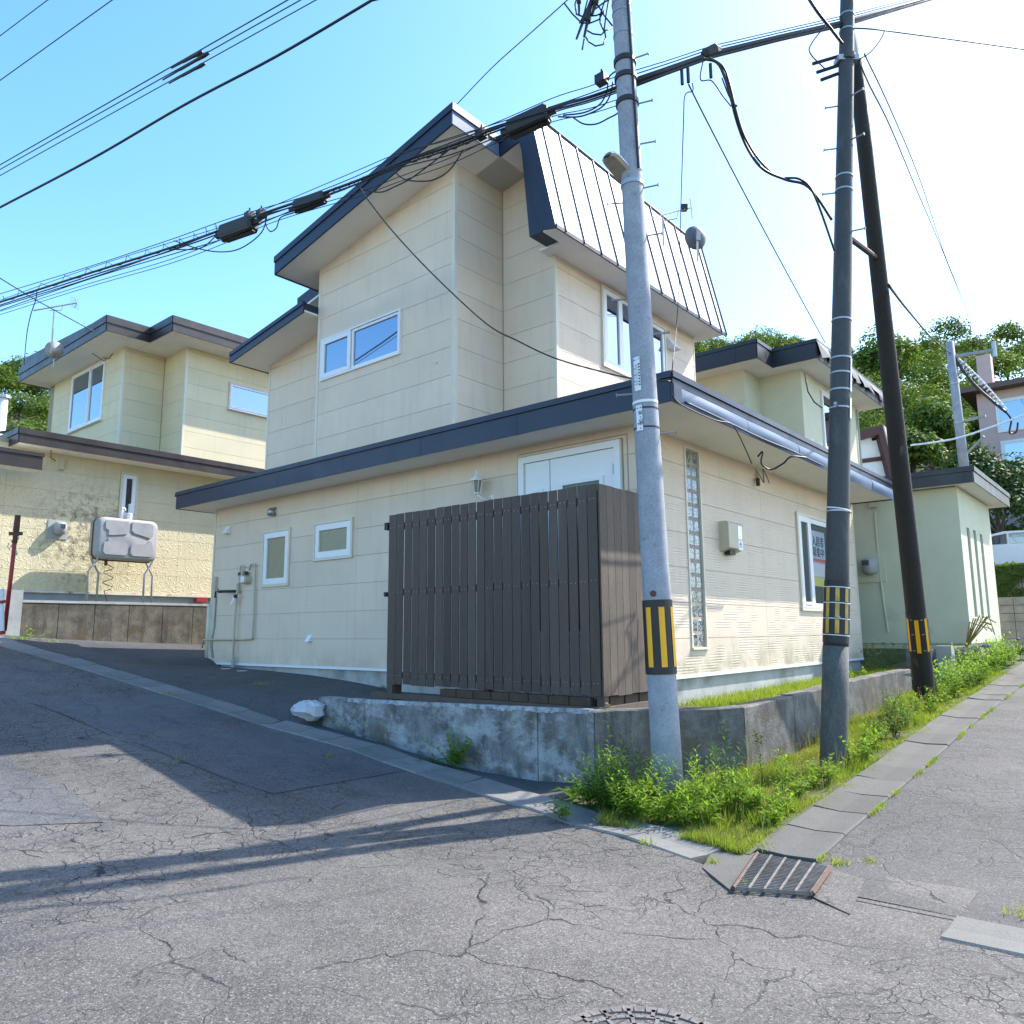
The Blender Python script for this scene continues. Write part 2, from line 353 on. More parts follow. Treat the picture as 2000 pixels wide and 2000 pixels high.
# ================================================================ GROUND, ROADS, GUTTERS
gut = [(1382,1696,5.16),(1248,1643,5.27),(1121,1614,5.42),(1051,1586,5.54),(974,1566,5.66),(873,1532,5.82),(753,1492,5.88),(670,1461,5.93),(507,1417,5.85),(398,1381,5.6),(163,1308.7,5.1),(0,1261.6,4.7)]
GP = np.array([onX(a, b, c) for a, b, c in gut])
GP = np.vstack([[[5.16,-40,-.8],[5.16,-12,0],[5.16,0,0]], GP, [[4.0, 22, 2.35],[2.6, 34, 4.1],[1., 60, 7.5]]])
def zL(y): return float(np.interp(y, GP[:,1], GP[:,2]))
def gx(y): return float(np.interp(y, GP[:,1], GP[:,0]))
ZR = np.array([(-40,-.6),(0,0),(5.2,0),(5.7,0),(6.2,.045),(7.25,.115),(9.05,.235),(10.6,.36),(11.3,.41),(15.7,.66),(20,.9),(40,2.6),(70,5.)])
def vz(x, y): return zR(x)+.015-.30*min(max((y-YI)/1.75, 0), 1)*min(max((x-6.8)/2, 0), 1)+.012*math.sin(x*7)*math.sin(y*9)
def zR(x): return float(np.interp(x, ZR[:,0], ZR[:,1]))
YO, YI = 2.08, 2.53
def grid(name, us, vs, fn, mat, kind='structure', smooth=True, parent=None):
    mb = MB(); n = len(vs)
    mb.v = [tuple(map(float, fn(u, v))) for u in us for v in vs]
    mb.f = [(i*n+j, (i+1)*n+j, (i+1)*n+j+1, i*n+j+1) for i in range(len(us)-1) for j in range(n-1)]
    # make faces look up
    a, b, c = [np.array(mb.v[k]) for k in mb.f[0][:3]]
    if np.cross(b-a, c-a)[2] < 0: mb.f = [q[::-1] for q in mb.f]
    mb.m = [0]*len(mb.f)
    o = mb.build(name, mat, parent, smooth)
    if kind and not parent: o['kind'] = kind
    return o
hills = None
HA = [(-200,-20),(6.5,-20),(7,23),(15,21.6),(20,20.6),(26,20.2),(40,20),(66,20),(70,20.2),(74,20.6),(110,21)]
def hillz(x, y):
    r = math.hypot(x, y); a = math.degrees(math.atan2(y, x))
    e = float(np.interp(a, [-60,-10,2,7,15,26,66,74,95,140], [2,4,14,17,17.3,19.6,17,15.2,13,2])) if -60 < a < 140 else 2
    crest = 1.6+84*math.tan(R(e))-2
    t = min(max((r-30)/54, 0), 1); z = 1.0+(crest-1.0)*(t**1.15)
    if r > 90: z = crest-(r-90)*.12
    return z
def baseg(x, y):
    near = min(zL(y), 9) if x < 9 else min(zR(x)+max(0, y-6)*.10, 6)
    near -= .35
    r = math.hypot(x, y); t = min(max((r-34)/10, 0), 1)
    h = hillz(x, y); return near*(1-t)+max(h, near)*t if h > near else near
us = sorted(set([-260,-180,-130,-100,-80,-65,-50,-40]+list(range(-32, 100, 4))+[100,110,125,150,190,260]))
grid('ground', us, us, lambda u, v: (u, v, baseg(u, v)), m_groundm)
ysr = [-40,-30,-20,-14]+[y*.5 for y in range(-20, 40)]+list(range(20, 62, 2))
grid('road', ysr, [0,.03,.07,.12,.18,.26,.36,.5,.66,.82,1.], lambda y, t: (gx(y)-t*(gx(y)+13), y, zL(y)+.03*math.sin(math.pi*min(t*2.2, 1))), m_road)
xsr = [5.162,5.45,5.7]+[6+.4*i for i in range(46)]+list(range(25, 71, 3))
grid('side_road', xsr, [0,.1,.25,.45,.7,1.], lambda x, t: (x, YO-t*12, zR(x)-t*.12*min(1, (x-5.16)/2)-(.004 if x > 5.2 else 0)), m_road2)
HZ = np.array([(4,.69),(9.2,.70),(9.5,.735),(10.3,.81),(11.6,.885),(14.9,.97),(16,1.12),(17.4,1.22),(20,1.5)])
WB = np.array([(4.0,.09),(4.6,.09),(5.4,.02),(6.5,.03),(7.85,.19),(9.2,.33)])
GW = .42
def lotz(y, t):
    x0, z0 = gx(y)+GW-.02, zL(y)+.004
    if y < 9.15: return (x0+(6.80-x0)*t, y, z0+(float(np.interp(y, WB[:,0], WB[:,1]))-z0)*t)
    x1 = 8.3 if y < 15.0 else 13.
    return (x0+(x1-x0)*t, y, z0+(float(np.interp(y, HZ[:,0], HZ[:,1]))-z0)*(t**.62))
grid('driveway', [4.55+.4*i for i in range(12)]+[9.14,9.16]+[9.5+.5*i for i in range(19)], [i/10 for i in range(11)], lotz, m_lot)
grid('verge', [5.58]+[6+.5*i for i in range(40)], [0,.12,.3,.6,1.], lambda x, t: (x, YI-.02+t*1.75, vz(x, YI-.02+t*1.75)), m_soil)
mbv = MB(); mbv.add([(gx(y)+GW-.03, y, zL(y)+.006) for y in (2.6,3.2,3.9,4.7)]+[(6.9,2.5,.06),(6.9,3.2,.07),(6.9,3.9,.07),(6.9,4.7,.07)], [(0,4,5,1),(1,5,6,2),(2,6,7,3)])
tag(mbv.build('verge', m_soil), kind='structure')
m_slab2 = M('pale_gutter_concrete', (.17, .165, .148), .88, var=.2, fine=.22, fs=120, bump=.5, bs=130)
# gutters: slab by slab
def slab_run(name, pts, width, side, mat, th=.16, step=.6, gap=.005, lift=.0, skip=()):
    root = tag(bpy.data.objects.new(name, None), kind='structure'); COL.objects.link(root); ORI[root.name] = np.zeros(3)
    pts = np.array(pts); seg = np.r_[0, np.cumsum(np.linalg.norm(np.diff(pts[:,:2], axis=0), axis=1))]
    L = seg[-1]; s = 0; k = 0
    at = lambda q: np.array([np.interp(q, seg, pts[:,i]) for i in range(3)])
    while s < L-.2:
        a, b = at(s+gap), at(min(s+step-gap, L)); d = (b-a)/np.linalg.norm(b-a); nrm = np.array([d[1], -d[0], 0])*side
        nrm /= np.linalg.norm(nrm)
        j = [random.uniform(-.006, .006) for _ in range(4)]; mb = MB()
        w1 = nrm*width
        P8 = []
        # dished top: outer lip, inner pan
        prof = [(0,0),(.03,.012),(.5,.002),(.97,.02),(1,.008)]
        top = []
        for q, e in ((a, j[0]), (b, j[1])):
            for t, h in prof: top.append(q+w1*t+np.array([0, 0, h+lift+e+(j[2] if t > .5 else 0)]))
        n = len(prof); vs = top+[p-np.array([0, 0, th]) for p in top]; fs = []
        for i in range(n-1): fs.append((i, i+1, n+i+1, n+i))
        m2 = 2*n
        fs += [(0, n, m2+n, m2), (n-1, m2+n-1, m2+2*n-1, 2*n-1), tuple(range(n-1, -1, -1))+tuple(range(m2, m2+n)), tuple(range(n, 2*n))+tuple(range(m2+2*n-1, m2+n-1, -1))]
        mb.add(vs, fs)
        mb.build('gutter_slab', mat, root); s += step; k += 1
    return root
gl = [GP[i] for i in range(len(GP)) if 2.75 < GP[i][1] < 23]
gl = [np.array([gx(2.78), 2.78, zL(2.78)])]+gl
slab_run('gutter', gl, GW, 1, m_slabL, lift=.008)
gr = [(x, YO, zR(x)) for x in np.arange(5.72, 26, .5)]
slab_run('gutter', gr, YI-YO, -1, m_slab, lift=.010)
slab_run('gutter', [(5.168, y, zL(y)) for y in (1.12, .5, -.5, -3, -6, -9)], .42, 1, m_slab2, step=1.0, lift=.001)
# asphalt collar between the grate and the pale slabs
grid('side_road', [5.10, 5.3, 5.5, 5.80], [1.105,1.3,1.5,1.75], lambda x, y: (x, y, zL(y)+.004), m_road)

# newer, smoother asphalt along the left gutter
def hit(px, py):
    z = .2
    for _ in range(40):
        q = onZ(px, py, z); z = .6*z+.4*(zL(q[1])+.02)
    return q
bp_ = sorted([tuple(hit(a, b)[:2]) for a, b in ((60,1372),(127,1397),(275,1454),(326,1475),(435,1519),(536,1551))], key=lambda q: q[1])
byy = [q[1] for q in bp_]; bxx = [q[0] for q in bp_]
def rz(x, y): t = (gx(y)-x)/(gx(y)+13); return zL(y)+.03*math.sin(math.pi*min(t*2.2, 1))
grid('road_patch', np.linspace(byy[0]+.02, byy[-1], 30), [0,.15,.3,.5,.7,.85,1.], lambda y, t: (gx(y)-.01-t*(gx(y)-.01-float(np.interp(y, byy, bxx))), y, rz(gx(y)-t*(gx(y)-float(np.interp(y, byy, bxx))), y)+.005), m_road3)
pp_ = [hit(a, b) for a, b in ((-60,1450),(0,1479),(138,1548),(181,1588),(203,1609),(100,1613),(22,1617),(-60,1610))]
mb = MB(); mb.add([(q[0], q[1], rz(q[0], q[1])+.006) for q in pp_], [tuple(range(8))]); mb.f = [mb.f[0][::-1]] if np.cross(pp_[1]-pp_[0], pp_[3]-pp_[0])[2] < 0 else mb.f
tag(mb.build('road_patch', m_road3), kind='structure')
# ---- retaining walls
def wall_sections(parent, path, zt, zb, th, mat, cuts, name='wall_section', gap=.006):
    # path: plan polyline, th to the left of travel; zt/zb functions of arc length
    path = np.array(path, float); seg = np.r_[0, np.cumsum(np.linalg.norm(np.diff(path, axis=0), axis=1))]
    at = lambda q: np.array([np.interp(q, seg, path[:,0]), np.interp(q, seg, path[:,1])])
    cuts = [0]+list(cuts)+[seg[-1]]
    dirs = [(path[i+1]-path[i])/np.linalg.norm(path[i+1]-path[i]) for i in range(len(path)-1)]
    def nrm(q):
        acc = np.zeros(2)
        for i in range(len(dirs)):
            if seg[i]-1e-6 <= q <= seg[i+1]+1e-6: acc += np.array([-dirs[i][1], dirs[i][0]])
        return acc/np.linalg.norm(acc)
    for a, b in zip(cuts[:-1], cuts[1:]):
        st = sorted(set([a+gap, b-gap]+[s for s in seg if a+gap < s < b-gap]+[q for q in np.arange(0, seg[-1], .25) if a+.1 < q < b-.1]))
        rows = []
        for q in st:
            p = at(q); n = nrm(q); o = p+n*th; ch = .015
            jz = random.uniform(-.008, .008)
            z1, z0 = zt(q)+jz, zb(q)
            rows.append([(p[0], p[1], z0), (p[0], p[1], z1-ch), (p[0]+n[0]*ch, p[1]+n[1]*ch, z1), (o[0], o[1], z1), (o[0], o[1], z0)])
        mb = MB(); mb.v = [q for r_ in rows for q in r_]
        for i in range(len(rows)-1):
            for k in range(4): mb.f.append((i*5+k, i*5+k+1, (i+1)*5+k+1, (i+1)*5+k))
        mb.f += [(4,3,2,1,0), tuple((len(rows)-1)*5+k for k in range(5))]; mb.m = [0]*len(mb.f)
        mb.f = [q[::-1] for q in mb.f]
        mb.build(name, mat, parent)
rw = thing('retaining_wall', (6.72,4.62,.1), 'low stained concrete retaining wall carrying the dark slatted fence at the road corner', 'wall')
pA = [(6.72,9.25),(6.72,4.62)]
ztA = lambda q: float(np.interp(9.25-q, [4.6,6,8.2,9.3], [.80,.768,.722,.715]))
wall_sections(rw, pA, ztA, lambda q: -.15, .17, m_retL, [1.0, 3.9])
pB = [(6.722,4.615),(8.35,3.74),(15.4,3.72)]
ztB = lambda q: float(np.interp(q, [0,.9,1.85,2.6,3.6,4.6,6.7,8.9], [.80,.775,.765,.77,.80,.835,.87,.90]))
wall_sections(rw, pB, ztB, lambda q: -.2, .17, m_ret, [1.85, 3.3, 4.9])
# whitewashed lip
lip = MB(); ys_ = np.arange(4.66, 8.6, .03)
for i in range(len(ys_)-1):
    y0, y1 = ys_[i], ys_[i+1]; hgt = .022+.010*abs(math.sin(i*.21)+.6*math.sin(i*.53)+.5*math.sin(i*1.3))+random.uniform(0, .012)
    zt0 = ztA(9.25-y0)
    lip.box(6.712, 6.78, y0, y1+.002, zt0-hgt, zt0+.012)
P('lime_coping', lip, M('flaking_limewash', (.44, .46, .48), .85, var=.3, bump=.5, dirt=(.16,.16,.15), ds=9, dth=(.45,.6)), rw)
rwr = thing('retaining_wall', (13.4,3.72,.4), 'short concrete wall stub with a square end post beyond the black wooden pole', 'wall')
wall_sections(rwr, [(15.5,3.66),(16.35,3.5)], lambda q: 1.22, lambda q: .2, .16, m_ret, [], 'wall_section')
P('end_post', B(16.36,16.6,3.24,3.5,.3,1.28), m_found, rwr)
wall_sections(rwr, [(16.62,3.3),(17.9,3.02)], lambda q: 1.27, lambda q: .2, .16, m_ret, [], 'wall_section')
# terrace behind the wall
tb = MB(); tb.add([(6.86,4.72,.69),(8.42,3.88,.69),(8.42,4.95,.69),(8.3,9.24,.70),(6.86,9.24,.69)], [(0,1,2,3,4)])
tag(tb.build('terrace', m_lot), kind='structure')
tb = MB(); tb.add([(8.42,3.86,.70),(12.,3.86,.76),(17.3,3.6,.86),(17.3,5.6,.75),(8.42,5.2,.66)], [(0,1,2,3,4)])
tag(tb.build('garden_soil', m_soil), kind='structure')
tb = MB(); tb.add([(15.6,3.75,.9),(17.4,3.3,1.2),(17.6,6,1.2),(17.0,12,1.2),(17.0,4.9,.80)], [(0,1,2,3,4)])
tag(tb.build('garden_soil', m_soil), kind='structure')
# rubble at the wall's left end
rk = MB(); c0 = np.array([6.55,9.25,.55]); random.seed(3)
import itertools
vs = []
for i in range(7):
    for j in range(10):
        th_, ph = math.pi*i/6, 2*math.pi*j/10; rr = 1+random.uniform(-.18, .18)
        vs.append(c0+np.array([.20*math.sin(th_)*math.cos(ph)*rr, .30*math.sin(th_)*math.sin(ph)*rr, .13*math.cos(th_)*rr]))
fs = [(i*10+j, (i+1)*10+j, (i+1)*10+(j+1) % 10, i*10+(j+1) % 10) for i in range(6) for j in range(10)]
rk.add(vs, fs); tag(rk.build('rubble_lump', M('pale_rubble', (.52,.53,.55), .9, var=.25, bump=.7, bs=25, dirt=(.16,.15,.12), ds=5, dth=(.52,.7)), loc=c0), 'lump of whitish broken concrete at the left end of the retaining wall', 'rubble')

jx_ = MB(); jx_.add([(4.9,.2,-.30),(6.2,.2,-.30),(6.2,3.1,-.30),(4.9,3.1,-.30)], [(0,1,2,3)]); tag(jx_.build('gutter_bed', m_slab), kind='structure')
cs_ = tag(bpy.data.objects.new('gutter_corner', None), kind='structure'); COL.objects.link(cs_); ORI[cs_.name] = np.zeros(3)
cq = [onZ(a, b, .004) for a, b in ((1372,1694),(1398,1650),(1478,1666),(1431,1742))]
MB().prism(cq, (0, 0, -.12)).build('concrete_patch', m_slab, cs_)
cq = [onZ(a, b, .001) for a, b in ((1589,1752),(1625,1698),(1690,1716),(1660,1785))]
MB().prism(cq, (0, 0, -.12)).build('concrete_patch', m_road, cs_)
# ---- drain grate, manholes, small things on the road
gc = [onZ(a, b, 0.005) for a, b in ((1432,1741),(1479,1672),(1623,1699),(1587,1751))]
dg = thing('drain_grate', gc[0], 'rusty iron drain grate with parallel bars at the gutter corner', 'grate')
A0, D0, C0, B0 = [np.array(q) for q in gc]   # A near-left, D far-left, C far-right, B near-right
z3 = np.array([0, 0, .03])
pit = MB(); pit.add([A0-[0,0,.25], D0-[0,0,.25], C0-[0,0,.25], B0-[0,0,.25]], [(0,3,2,1)]); P('pit', pit, m_dark, dg)
fr = MB()
for a, b in ((A0, D0), (B0, C0)): fr.tube([a+z3*.6, b+z3*.6], .017, 4)
P('frame', fr, m_rust, dg)
for k in range(23):
    t = (k+.5)/23; a = A0+(D0-A0)*t; b = B0+(C0-B0)*t; d = (b-a); d /= np.linalg.norm(d); n = np.array([-d[1], d[0], 0])
    P('bar', MB().obox((a+b)/2+z3*.45, d*np.linalg.norm(b-a)/2*.985, n*.0026, np.array([0,0,.012])), m_iron, dg)
for k in range(6):
    t = (k+.06)/5.12; a = A0+(B0-A0)*t; b = D0+(C0-D0)*t; d = (b-a); d /= np.linalg.norm(d); n = np.array([-d[1], d[0], 0])
    P('cross_bar', MB().obox((a+b)/2+z3*.62, d*np.linalg.norm(b-a)/2, n*.007, np.array([0,0,.010])), m_iron, dg)
def disc(mb, c, r0, r1, z, n=48, mi=0):
    vs = []; 
    for i in range(n):
        a = 2*math.pi*i/n
        for r in (r0, r1): vs.append((c[0]+r*math.cos(a), c[1]+r*math.sin(a), z))
    mb.add(vs, [(2*i, 2*i+1, 2*((i+1) % n)+1, 2*((i+1) % n)) for i in range(n)], mi)
mc = onZ(1258, 2066, .012); MR = .40
mh = thing('manhole_cover', mc, 'round cast iron manhole cover with reddish cells at the bottom edge of the road', 'manhole cover')
q = MB(); disc(q, mc, .001, MR, mc[2]-.004); P('cover_plate', q, M('red_oxide_infill', (.30,.17,.14), .8, var=.3, vs=20), mh)
q = MB()
for r in (.10,.17,.24,.31,.375):
    for k in range(48):
        a = [2*math.pi*(k+e)/48 for e in (0, 1)]
        q.obox((mc[0]+r*math.cos(sum(a)/2), mc[1]+r*math.sin(sum(a)/2), mc[2]), np.array([-math.sin(sum(a)/2), math.cos(sum(a)/2), 0])*r*.07, np.array([math.cos(sum(a)/2), math.sin(sum(a)/2), 0])*(.011 if r < .37 else .022), (0,0,.006))
for ring, (r0, r1, nn) in enumerate(((.10,.17,8),(.17,.24,14),(.24,.31,18),(.31,.375,22))):
    for k in range(nn):
        a = 2*math.pi*(k+.5*ring)/nn; d = np.array([math.cos(a), math.sin(a), 0])
        q.obox(mc+d*(r0+r1)/2, d*(r1-r0)/2, np.array([-d[1], d[0], 0])*.008, (0,0,.006))
P('rib_pattern', q, m_iron, mh)
hc = onX(313, 1363, 5.25); hc = np.array([hc[0], hc[1], zL(hc[1])+.008])
q = MB(); 
vs_ = []
for r in (0, .27, .30, .34):
    for i in range(36):
        a = 2*math.pi*i/36; x, y = hc[0]+r*math.cos(a), hc[1]+r*math.sin(a); t_ = (gx(y)-x)/(gx(y)+13); vs_.append((x, y, zL(y)+.03*math.sin(math.pi*min(t_*2.2, 1))+.005+(.003 if r in (.27, .30) else 0)))
q.add(vs_, [(j*36+i, (j+1)*36+i, (j+1)*36+(i+1) % 36, j*36+(i+1) % 36) for j in range(3) for i in range(36)])
tag(q.build('manhole_cover', M('asphalted_iron', (.10,.10,.10), .8, bump=.3), loc=hc), 'dull grey round manhole cover beside the gutter uphill', 'manhole cover')
for i, (px, py) in enumerate(((440,1318),(472,1320))):
    p = onX(px, py, 7.7); zz = lotz(p[1], (p[0]-gx(p[1])-GW)/(8.3-gx(p[1])-GW))[2]
    q = MB(); q.lathe((p[0], p[1], zz), (0,0,1), [(0,.10),(.012,.09),(.014,.001)], 14)
    tag(q.build('water_valve_lid', m_found, loc=p), ('left' if i == 0 else 'right')+' one of two small round valve lids in the driveway below the tap', 'lid')

# ================================================================ WALL PLANES, SIDING, WINDOWS
class Pl:
    def __init__(s, ax, c, sgn=-1): s.ax, s.c, s.sgn = ax, c, sgn
    def pt(s, u, z, d=0.): return (s.c+s.sgn*d, u, z) if s.ax == 'x' else (u, s.c+s.sgn*d, z)
    def at(s, px, py):
        q = onX(px, py, s.c) if s.ax == 'x' else onY(px, py, s.c); return (q[1] if s.ax == 'x' else q[0]), q[2]
    def box(s, mb, u0, u1, z0, z1, d0, d1, mi=0):
        a, b = s.pt(u0, z0, d0), s.pt(u1, z1, d1); return mb.box(a[0], b[0], a[1], b[1], a[2], b[2], mi)
    def prism(s, mb, uz, d0, d1, mi=0):
        off = np.array(s.pt(0, 0, d1))-np.array(s.pt(0, 0, d0)); return mb.prism([s.pt(u, z, d0) for u, z in uz], off, mi)
def clip(poly, a, b, c):       # keep a*u+b*z<=c
    out = []
    for i in range(len(poly)):
        p, q = poly[i], poly[(i+1) % len(poly)]; fp, fq = a*p[0]+b*p[1]-c, a*q[0]+b*q[1]-c
        if fp <= 0: out.append(p)
        if (fp < 0 < fq) or (fq < 0 < fp):
            t = fp/(fp-fq); out.append((p[0]+t*(q[0]-p[0]), p[1]+t*(q[1]-p[1])))
    return out
def subtract(rects, o):
    res = []
    for u0, u1, z0, z1 in rects:
        a0, a1, b0, b1 = max(u0, o[0]), min(u1, o[1]), max(z0, o[2]), min(z1, o[3])
        if a0 >= a1 or b0 >= b1: res.append((u0, u1, z0, z1)); continue
        if u0 < a0: res.append((u0, a0, z0, z1))
        if a1 < u1: res.append((a1, u1, z0, z1))
        if z0 < b0: res.append((a0, a1, z0, b0))
        if b1 < z1: res.append((a0, a1, b1, z1))
    return res
def siding(wall, pl, u0, u1, z0, z1, ref, mat, joints=(), openings=(), top=None, gap=.0028, th=.014, name='siding_panel'):
    k0 = math.floor((z0-ref)/.455); js = [u0]+sorted(j for j in joints if u0 < j < u1)+[u1]
    k = k0
    while ref+k*.455 < z1:
        a, b = max(ref+k*.455+gap, z0), min(ref+(k+1)*.455-gap, z1)
        for ua, ub in zip(js[:-1], js[1:]):
            rects = [(ua+gap*.7, ub-gap*.7, a, b)]
            for o in openings: rects = subtract(rects, o)
            for r_ in rects:
                mb = MB()
                poly = [(r_[0], r_[2]), (r_[1], r_[2]), (r_[1], r_[3]), (r_[0], r_[3])]
                if top: poly = clip(poly, -top[1], 1, top[0])        # z <= t0 + s*u
                if len(poly) >= 3 and max(p[1] for p in poly)-min(p[1] for p in poly) > .01: pl.prism(mb, poly, 0, th)
                if mb.f: mb.build(name, mat, wall)
        k += 1
def window(parent, pl, u0, u1, z0, z1, sashes, glass, fw=.055, casing=.035, d=.05, case_mat=None, sill=False, frame_mat=None):
    # sashes: list of (fraction0, fraction1, frame width, proud)
    fm = frame_mat or m_white
    wn = MB()
    c = casing
    for a in ((u0-c, u1+c, z1, z1+c), (u0-c, u1+c, z0-c, z0), (u0-c, u0, z0, z1), (u1, u1+c, z0, z1)): pl.box(wn, *a, 0, d)
    o = P('window', wn, case_mat or m_trim, parent)
    for f0, f1, sfw, pr in sashes:
        a, b = u0+(u1-u0)*f0+.004, u0+(u1-u0)*f1-.004
        s = MB()
        za, zb = z0+.004, z1-.004
        for q in ((a, b, zb-sfw, zb), (a, b, za, za+sfw), (a, a+sfw, za+sfw, zb-sfw), (b-sfw, b, za+sfw, zb-sfw)): pl.box(s, *q, -.02, d-.012+pr)
        P('sash', s, fm, o)
        P('pane', pl.box(MB(), a+sfw-.003, b-sfw+.003, za+sfw-.003, zb-sfw+.003, -.03, .010+max(pr, -.006)), glass, o)
    if sill:
        P('sill', pl.box(MB(), u0-c-.02, u1+c+.02, z0-c-.035, z0-c-.003, 0, d+.06), fm, o)
    return o

# ================================================================ THE CREAM HOUSE
XA, YB = 8.172, 4.838
hs = thing('house', (XA, YB, .7), 'two storey cream sided house with navy eaves behind the dark slatted fence', 'house')
PA, PBw = Pl('x', XA), Pl('y', YB)
XE, YE, ZF, ZS = 16.42, 14.94, 1.045, 4.135       # far end along B, far end along A, flashing, soffit
P('foundation', B(XA+.03, XE-.03, YB+.03, YE-.03, .1, ZF-.03), m_found, hs)
fl = MB(); fl.box(XA-.028, XA+.02, YB-.03, YE+.02, ZF-.045, ZF); fl.box(XA+.021, XE+.02, YB-.03, YB+.02, ZF-.045, ZF)
P('base_flashing', fl, m_white, hs)
wl = P('wall', B(XA+.001, XE, YB+.001, YE, ZF-.01, ZS+.05), m_sideback, hs)
winA = [(12.25,13.06,2.50,3.475), (10.44,11.44,2.888,3.482)]
dU0, dU1 = 5.10, 6.75
opA = [(a-.02, b+.02, c-.02, d_+.02) for a, b, c, d_ in winA]+[(dU0-.03, dU1+.03, ZF, 4.0)]
siding(wl, PA, YB+.03, YE-.05, ZF, ZS, ZF, m_side, [6.80, 10.30], opA)
gbU0, gbU1, gbZ0, gbZ1 = 9.27, 9.72, 1.38, 4.19
gbZ1 = 4.06
wB = (13.28, 14.95, 1.965, 3.56)
siding(wl, PBw, XA+.03, XE-.03, ZF, ZS, ZF, m_sideB, [11.77, 14.8], [(gbU0, gbU1, gbZ0, gbZ1), (wB[0]-.03, wB[1]+.03, wB[2]-.03, wB[3]+.03)])
ct = MB(); ct.box(XA-.018, XA+.03, YB-.018, YB+.03, ZF+.001, ZS-.002); P('corner_trim', ct, m_trim, hs)
P('corner_trim', B(XA-.02, XA+.05, YE-.045, YE+.012, ZF+.001, ZS-.002), m_trim, hs)
P('corner_trim', B(XE-.03, XE+.02, YB-.02, YB+.04, ZF+.001, ZS-.002), m_trim, hs)
# lower roof: soffit, fascias, pitched metal
ex0, ey0, ey1 = 7.55, 4.045, 15.38
rf = P('roof', MB().add([(ex0,ey0,4.47),(XE,ey0,4.47),(XE,7.3,4.85),(9.6,7.3,4.85),(9.6,8.3,4.7),(8.3,8.3,4.7),(8.3,ey1,4.7),(ex0,ey1,4.47)], [(0,1,2,3),(0,3,4,5),(0,5,6,7)]), m_navy, hs)
P('soffit', MB().box(ex0+.02, XE-.01, ey0+.02, YB+.6, ZS, ZS+.03).box(ex0+.02, XA+.5, YB+.601, ey1-.02, ZS, ZS+.03), m_soffit, rf)
def fascia_run(parent, p0, p1, zf0, zf1, out, mat, step=1.82, h0=0., th=.02, cap=.075, capmat=None):
    # straight fascia from p0 to p1 (xy), bottom z zf0, top zf1 along constant height; 'out' = outward unit vector
    p0, p1, out = np.array(p0, float), np.array(p1, float), np.array(out, float); L = np.linalg.norm(p1-p0); d = (p1-p0)/L; s = 0
    while s < L-1e-3:
        e = min(s+step, L); a, b = p0+d*(s+.002), p0+d*(e-.002); m_ = (a+b)/2
        c = np.array([m_[0]+out[0]*th/2, m_[1]+out[1]*th/2, (zf0+zf1-cap)/2])
        MB().obox(c, np.r_[d*(np.linalg.norm(b-a)/2), 0], np.r_[out*th/2, 0], (0, 0, (zf1-cap-zf0)/2)).build('fascia_panel', mat, parent); s = e
    m_ = (p0+p1)/2; t2 = th+.022
    MB().obox((m_[0]+out[0]*t2/2, m_[1]+out[1]*t2/2, zf1-cap/2+.004), np.r_[d*(L/2+.02), 0], np.r_[out*t2/2, 0], (0, 0, cap/2)).build('eave_cap', capmat or mat, parent)
fascia_run(rf, (ex0, ey1), (ex0, ey0), ZS-.01, 4.47, (-1, 0), m_navy)
fascia_run(rf, (ex0-.02, ey1+.001), (XA+.6, ey1+.001), ZS-.01, 4.45, (0, 1), m_navy)
fascia_run(rf, (ex0+.0, ey0), (XE, ey0), 4.33, 4.47, (0, -1), m_navy, step=9, cap=.07)
P('fascia_end', B(ex0-.02, ex0+.16, ey0-.045, ey0-.002, ZS-.01, 4.33), m_navy, rf)
# bulging pale blue sheet under the cap on the road side
s = ex0+.165; k = 0
while s < XE-.02:
    e = min(s+1.82, XE); mb = MB(); prof = []; nU = 9; nZ = 7
    for i in range(nU):
        u = s+.002+(e-s-.004)*i/(nU-1)
        for j in range(nZ):
            t = j/(nZ-1); bul = .028*math.sin(math.pi*t)**1.3*(1+.35*math.sin(u*3.1+k)+.15*math.sin(u*11))
            mb.v.append((u, ey0-.015-bul, ZS-.02+t*.215))
    mb.f = [(i*nZ+j, (i+1)*nZ+j, (i+1)*nZ+j+1, i*nZ+j+1) for i in range(nU-1) for j in range(nZ-1)]; mb.m = [0]*len(mb.f)
    mb.build('eave_sheet', m_bluem, rf, True); s = e; k += 1
P('eave_gutter_pipe', MB().tube([(x, ey0-.06+.012*math.sin(x*2), ZS+.015-.02*abs(math.sin((x-7.8)*1.05))) for x in np.arange(7.75, 12.3, .15)], .014, 6), m_navy, rf, True)
P('eave_edge', B(XE-.012, XE+.012, ey0, YB+.5, ZS-.02, ZS+.05), m_navy, rf)

# ---- upper storey
XU1, XU2, XU3, YU1, YU2, YUE = XA, 9.32, 8.58, 8.06, 6.955, 11.57
st = -.1945
zbay = lambda y: 9.035+st*(y-8.03)              # soffit line of the bay and main roof
up = P('wall', MB().prism([(XU1+.001, YU1+.001, 4.5), (XU1+.001, YUE, 4.5), (XU1+.001, YUE, zbay(YUE)+.05), (XU1+.001, YU1+.001, zbay(YU1)+.05)], (1.3, 0, 0)), m_sideback, hs)
wU = (9.305, 11.41, 6.15, 6.88)
refU = float(onX(887, 786.7, XU1)[2])
PU1 = Pl('x', XU1); opU = [(wU[0]-.02, wU[1]+.02, wU[2]-.02, wU[3]+.02)]
siding(up, PU1, YU1+.03, YUE-.03, 4.5, 9.2, refU, m_side, [], opU, (zbay(0), st))
P('corner_trim', MB().prism([(XU1-.02, YU1-.02, 4.5), (XU1-.02, YU1+.05, 4.5), (XU1-.02, YU1+.05, zbay(YU1)), (XU1-.02, YU1-.02, zbay(YU1))], (.07, 0, 0)), m_trim, hs)
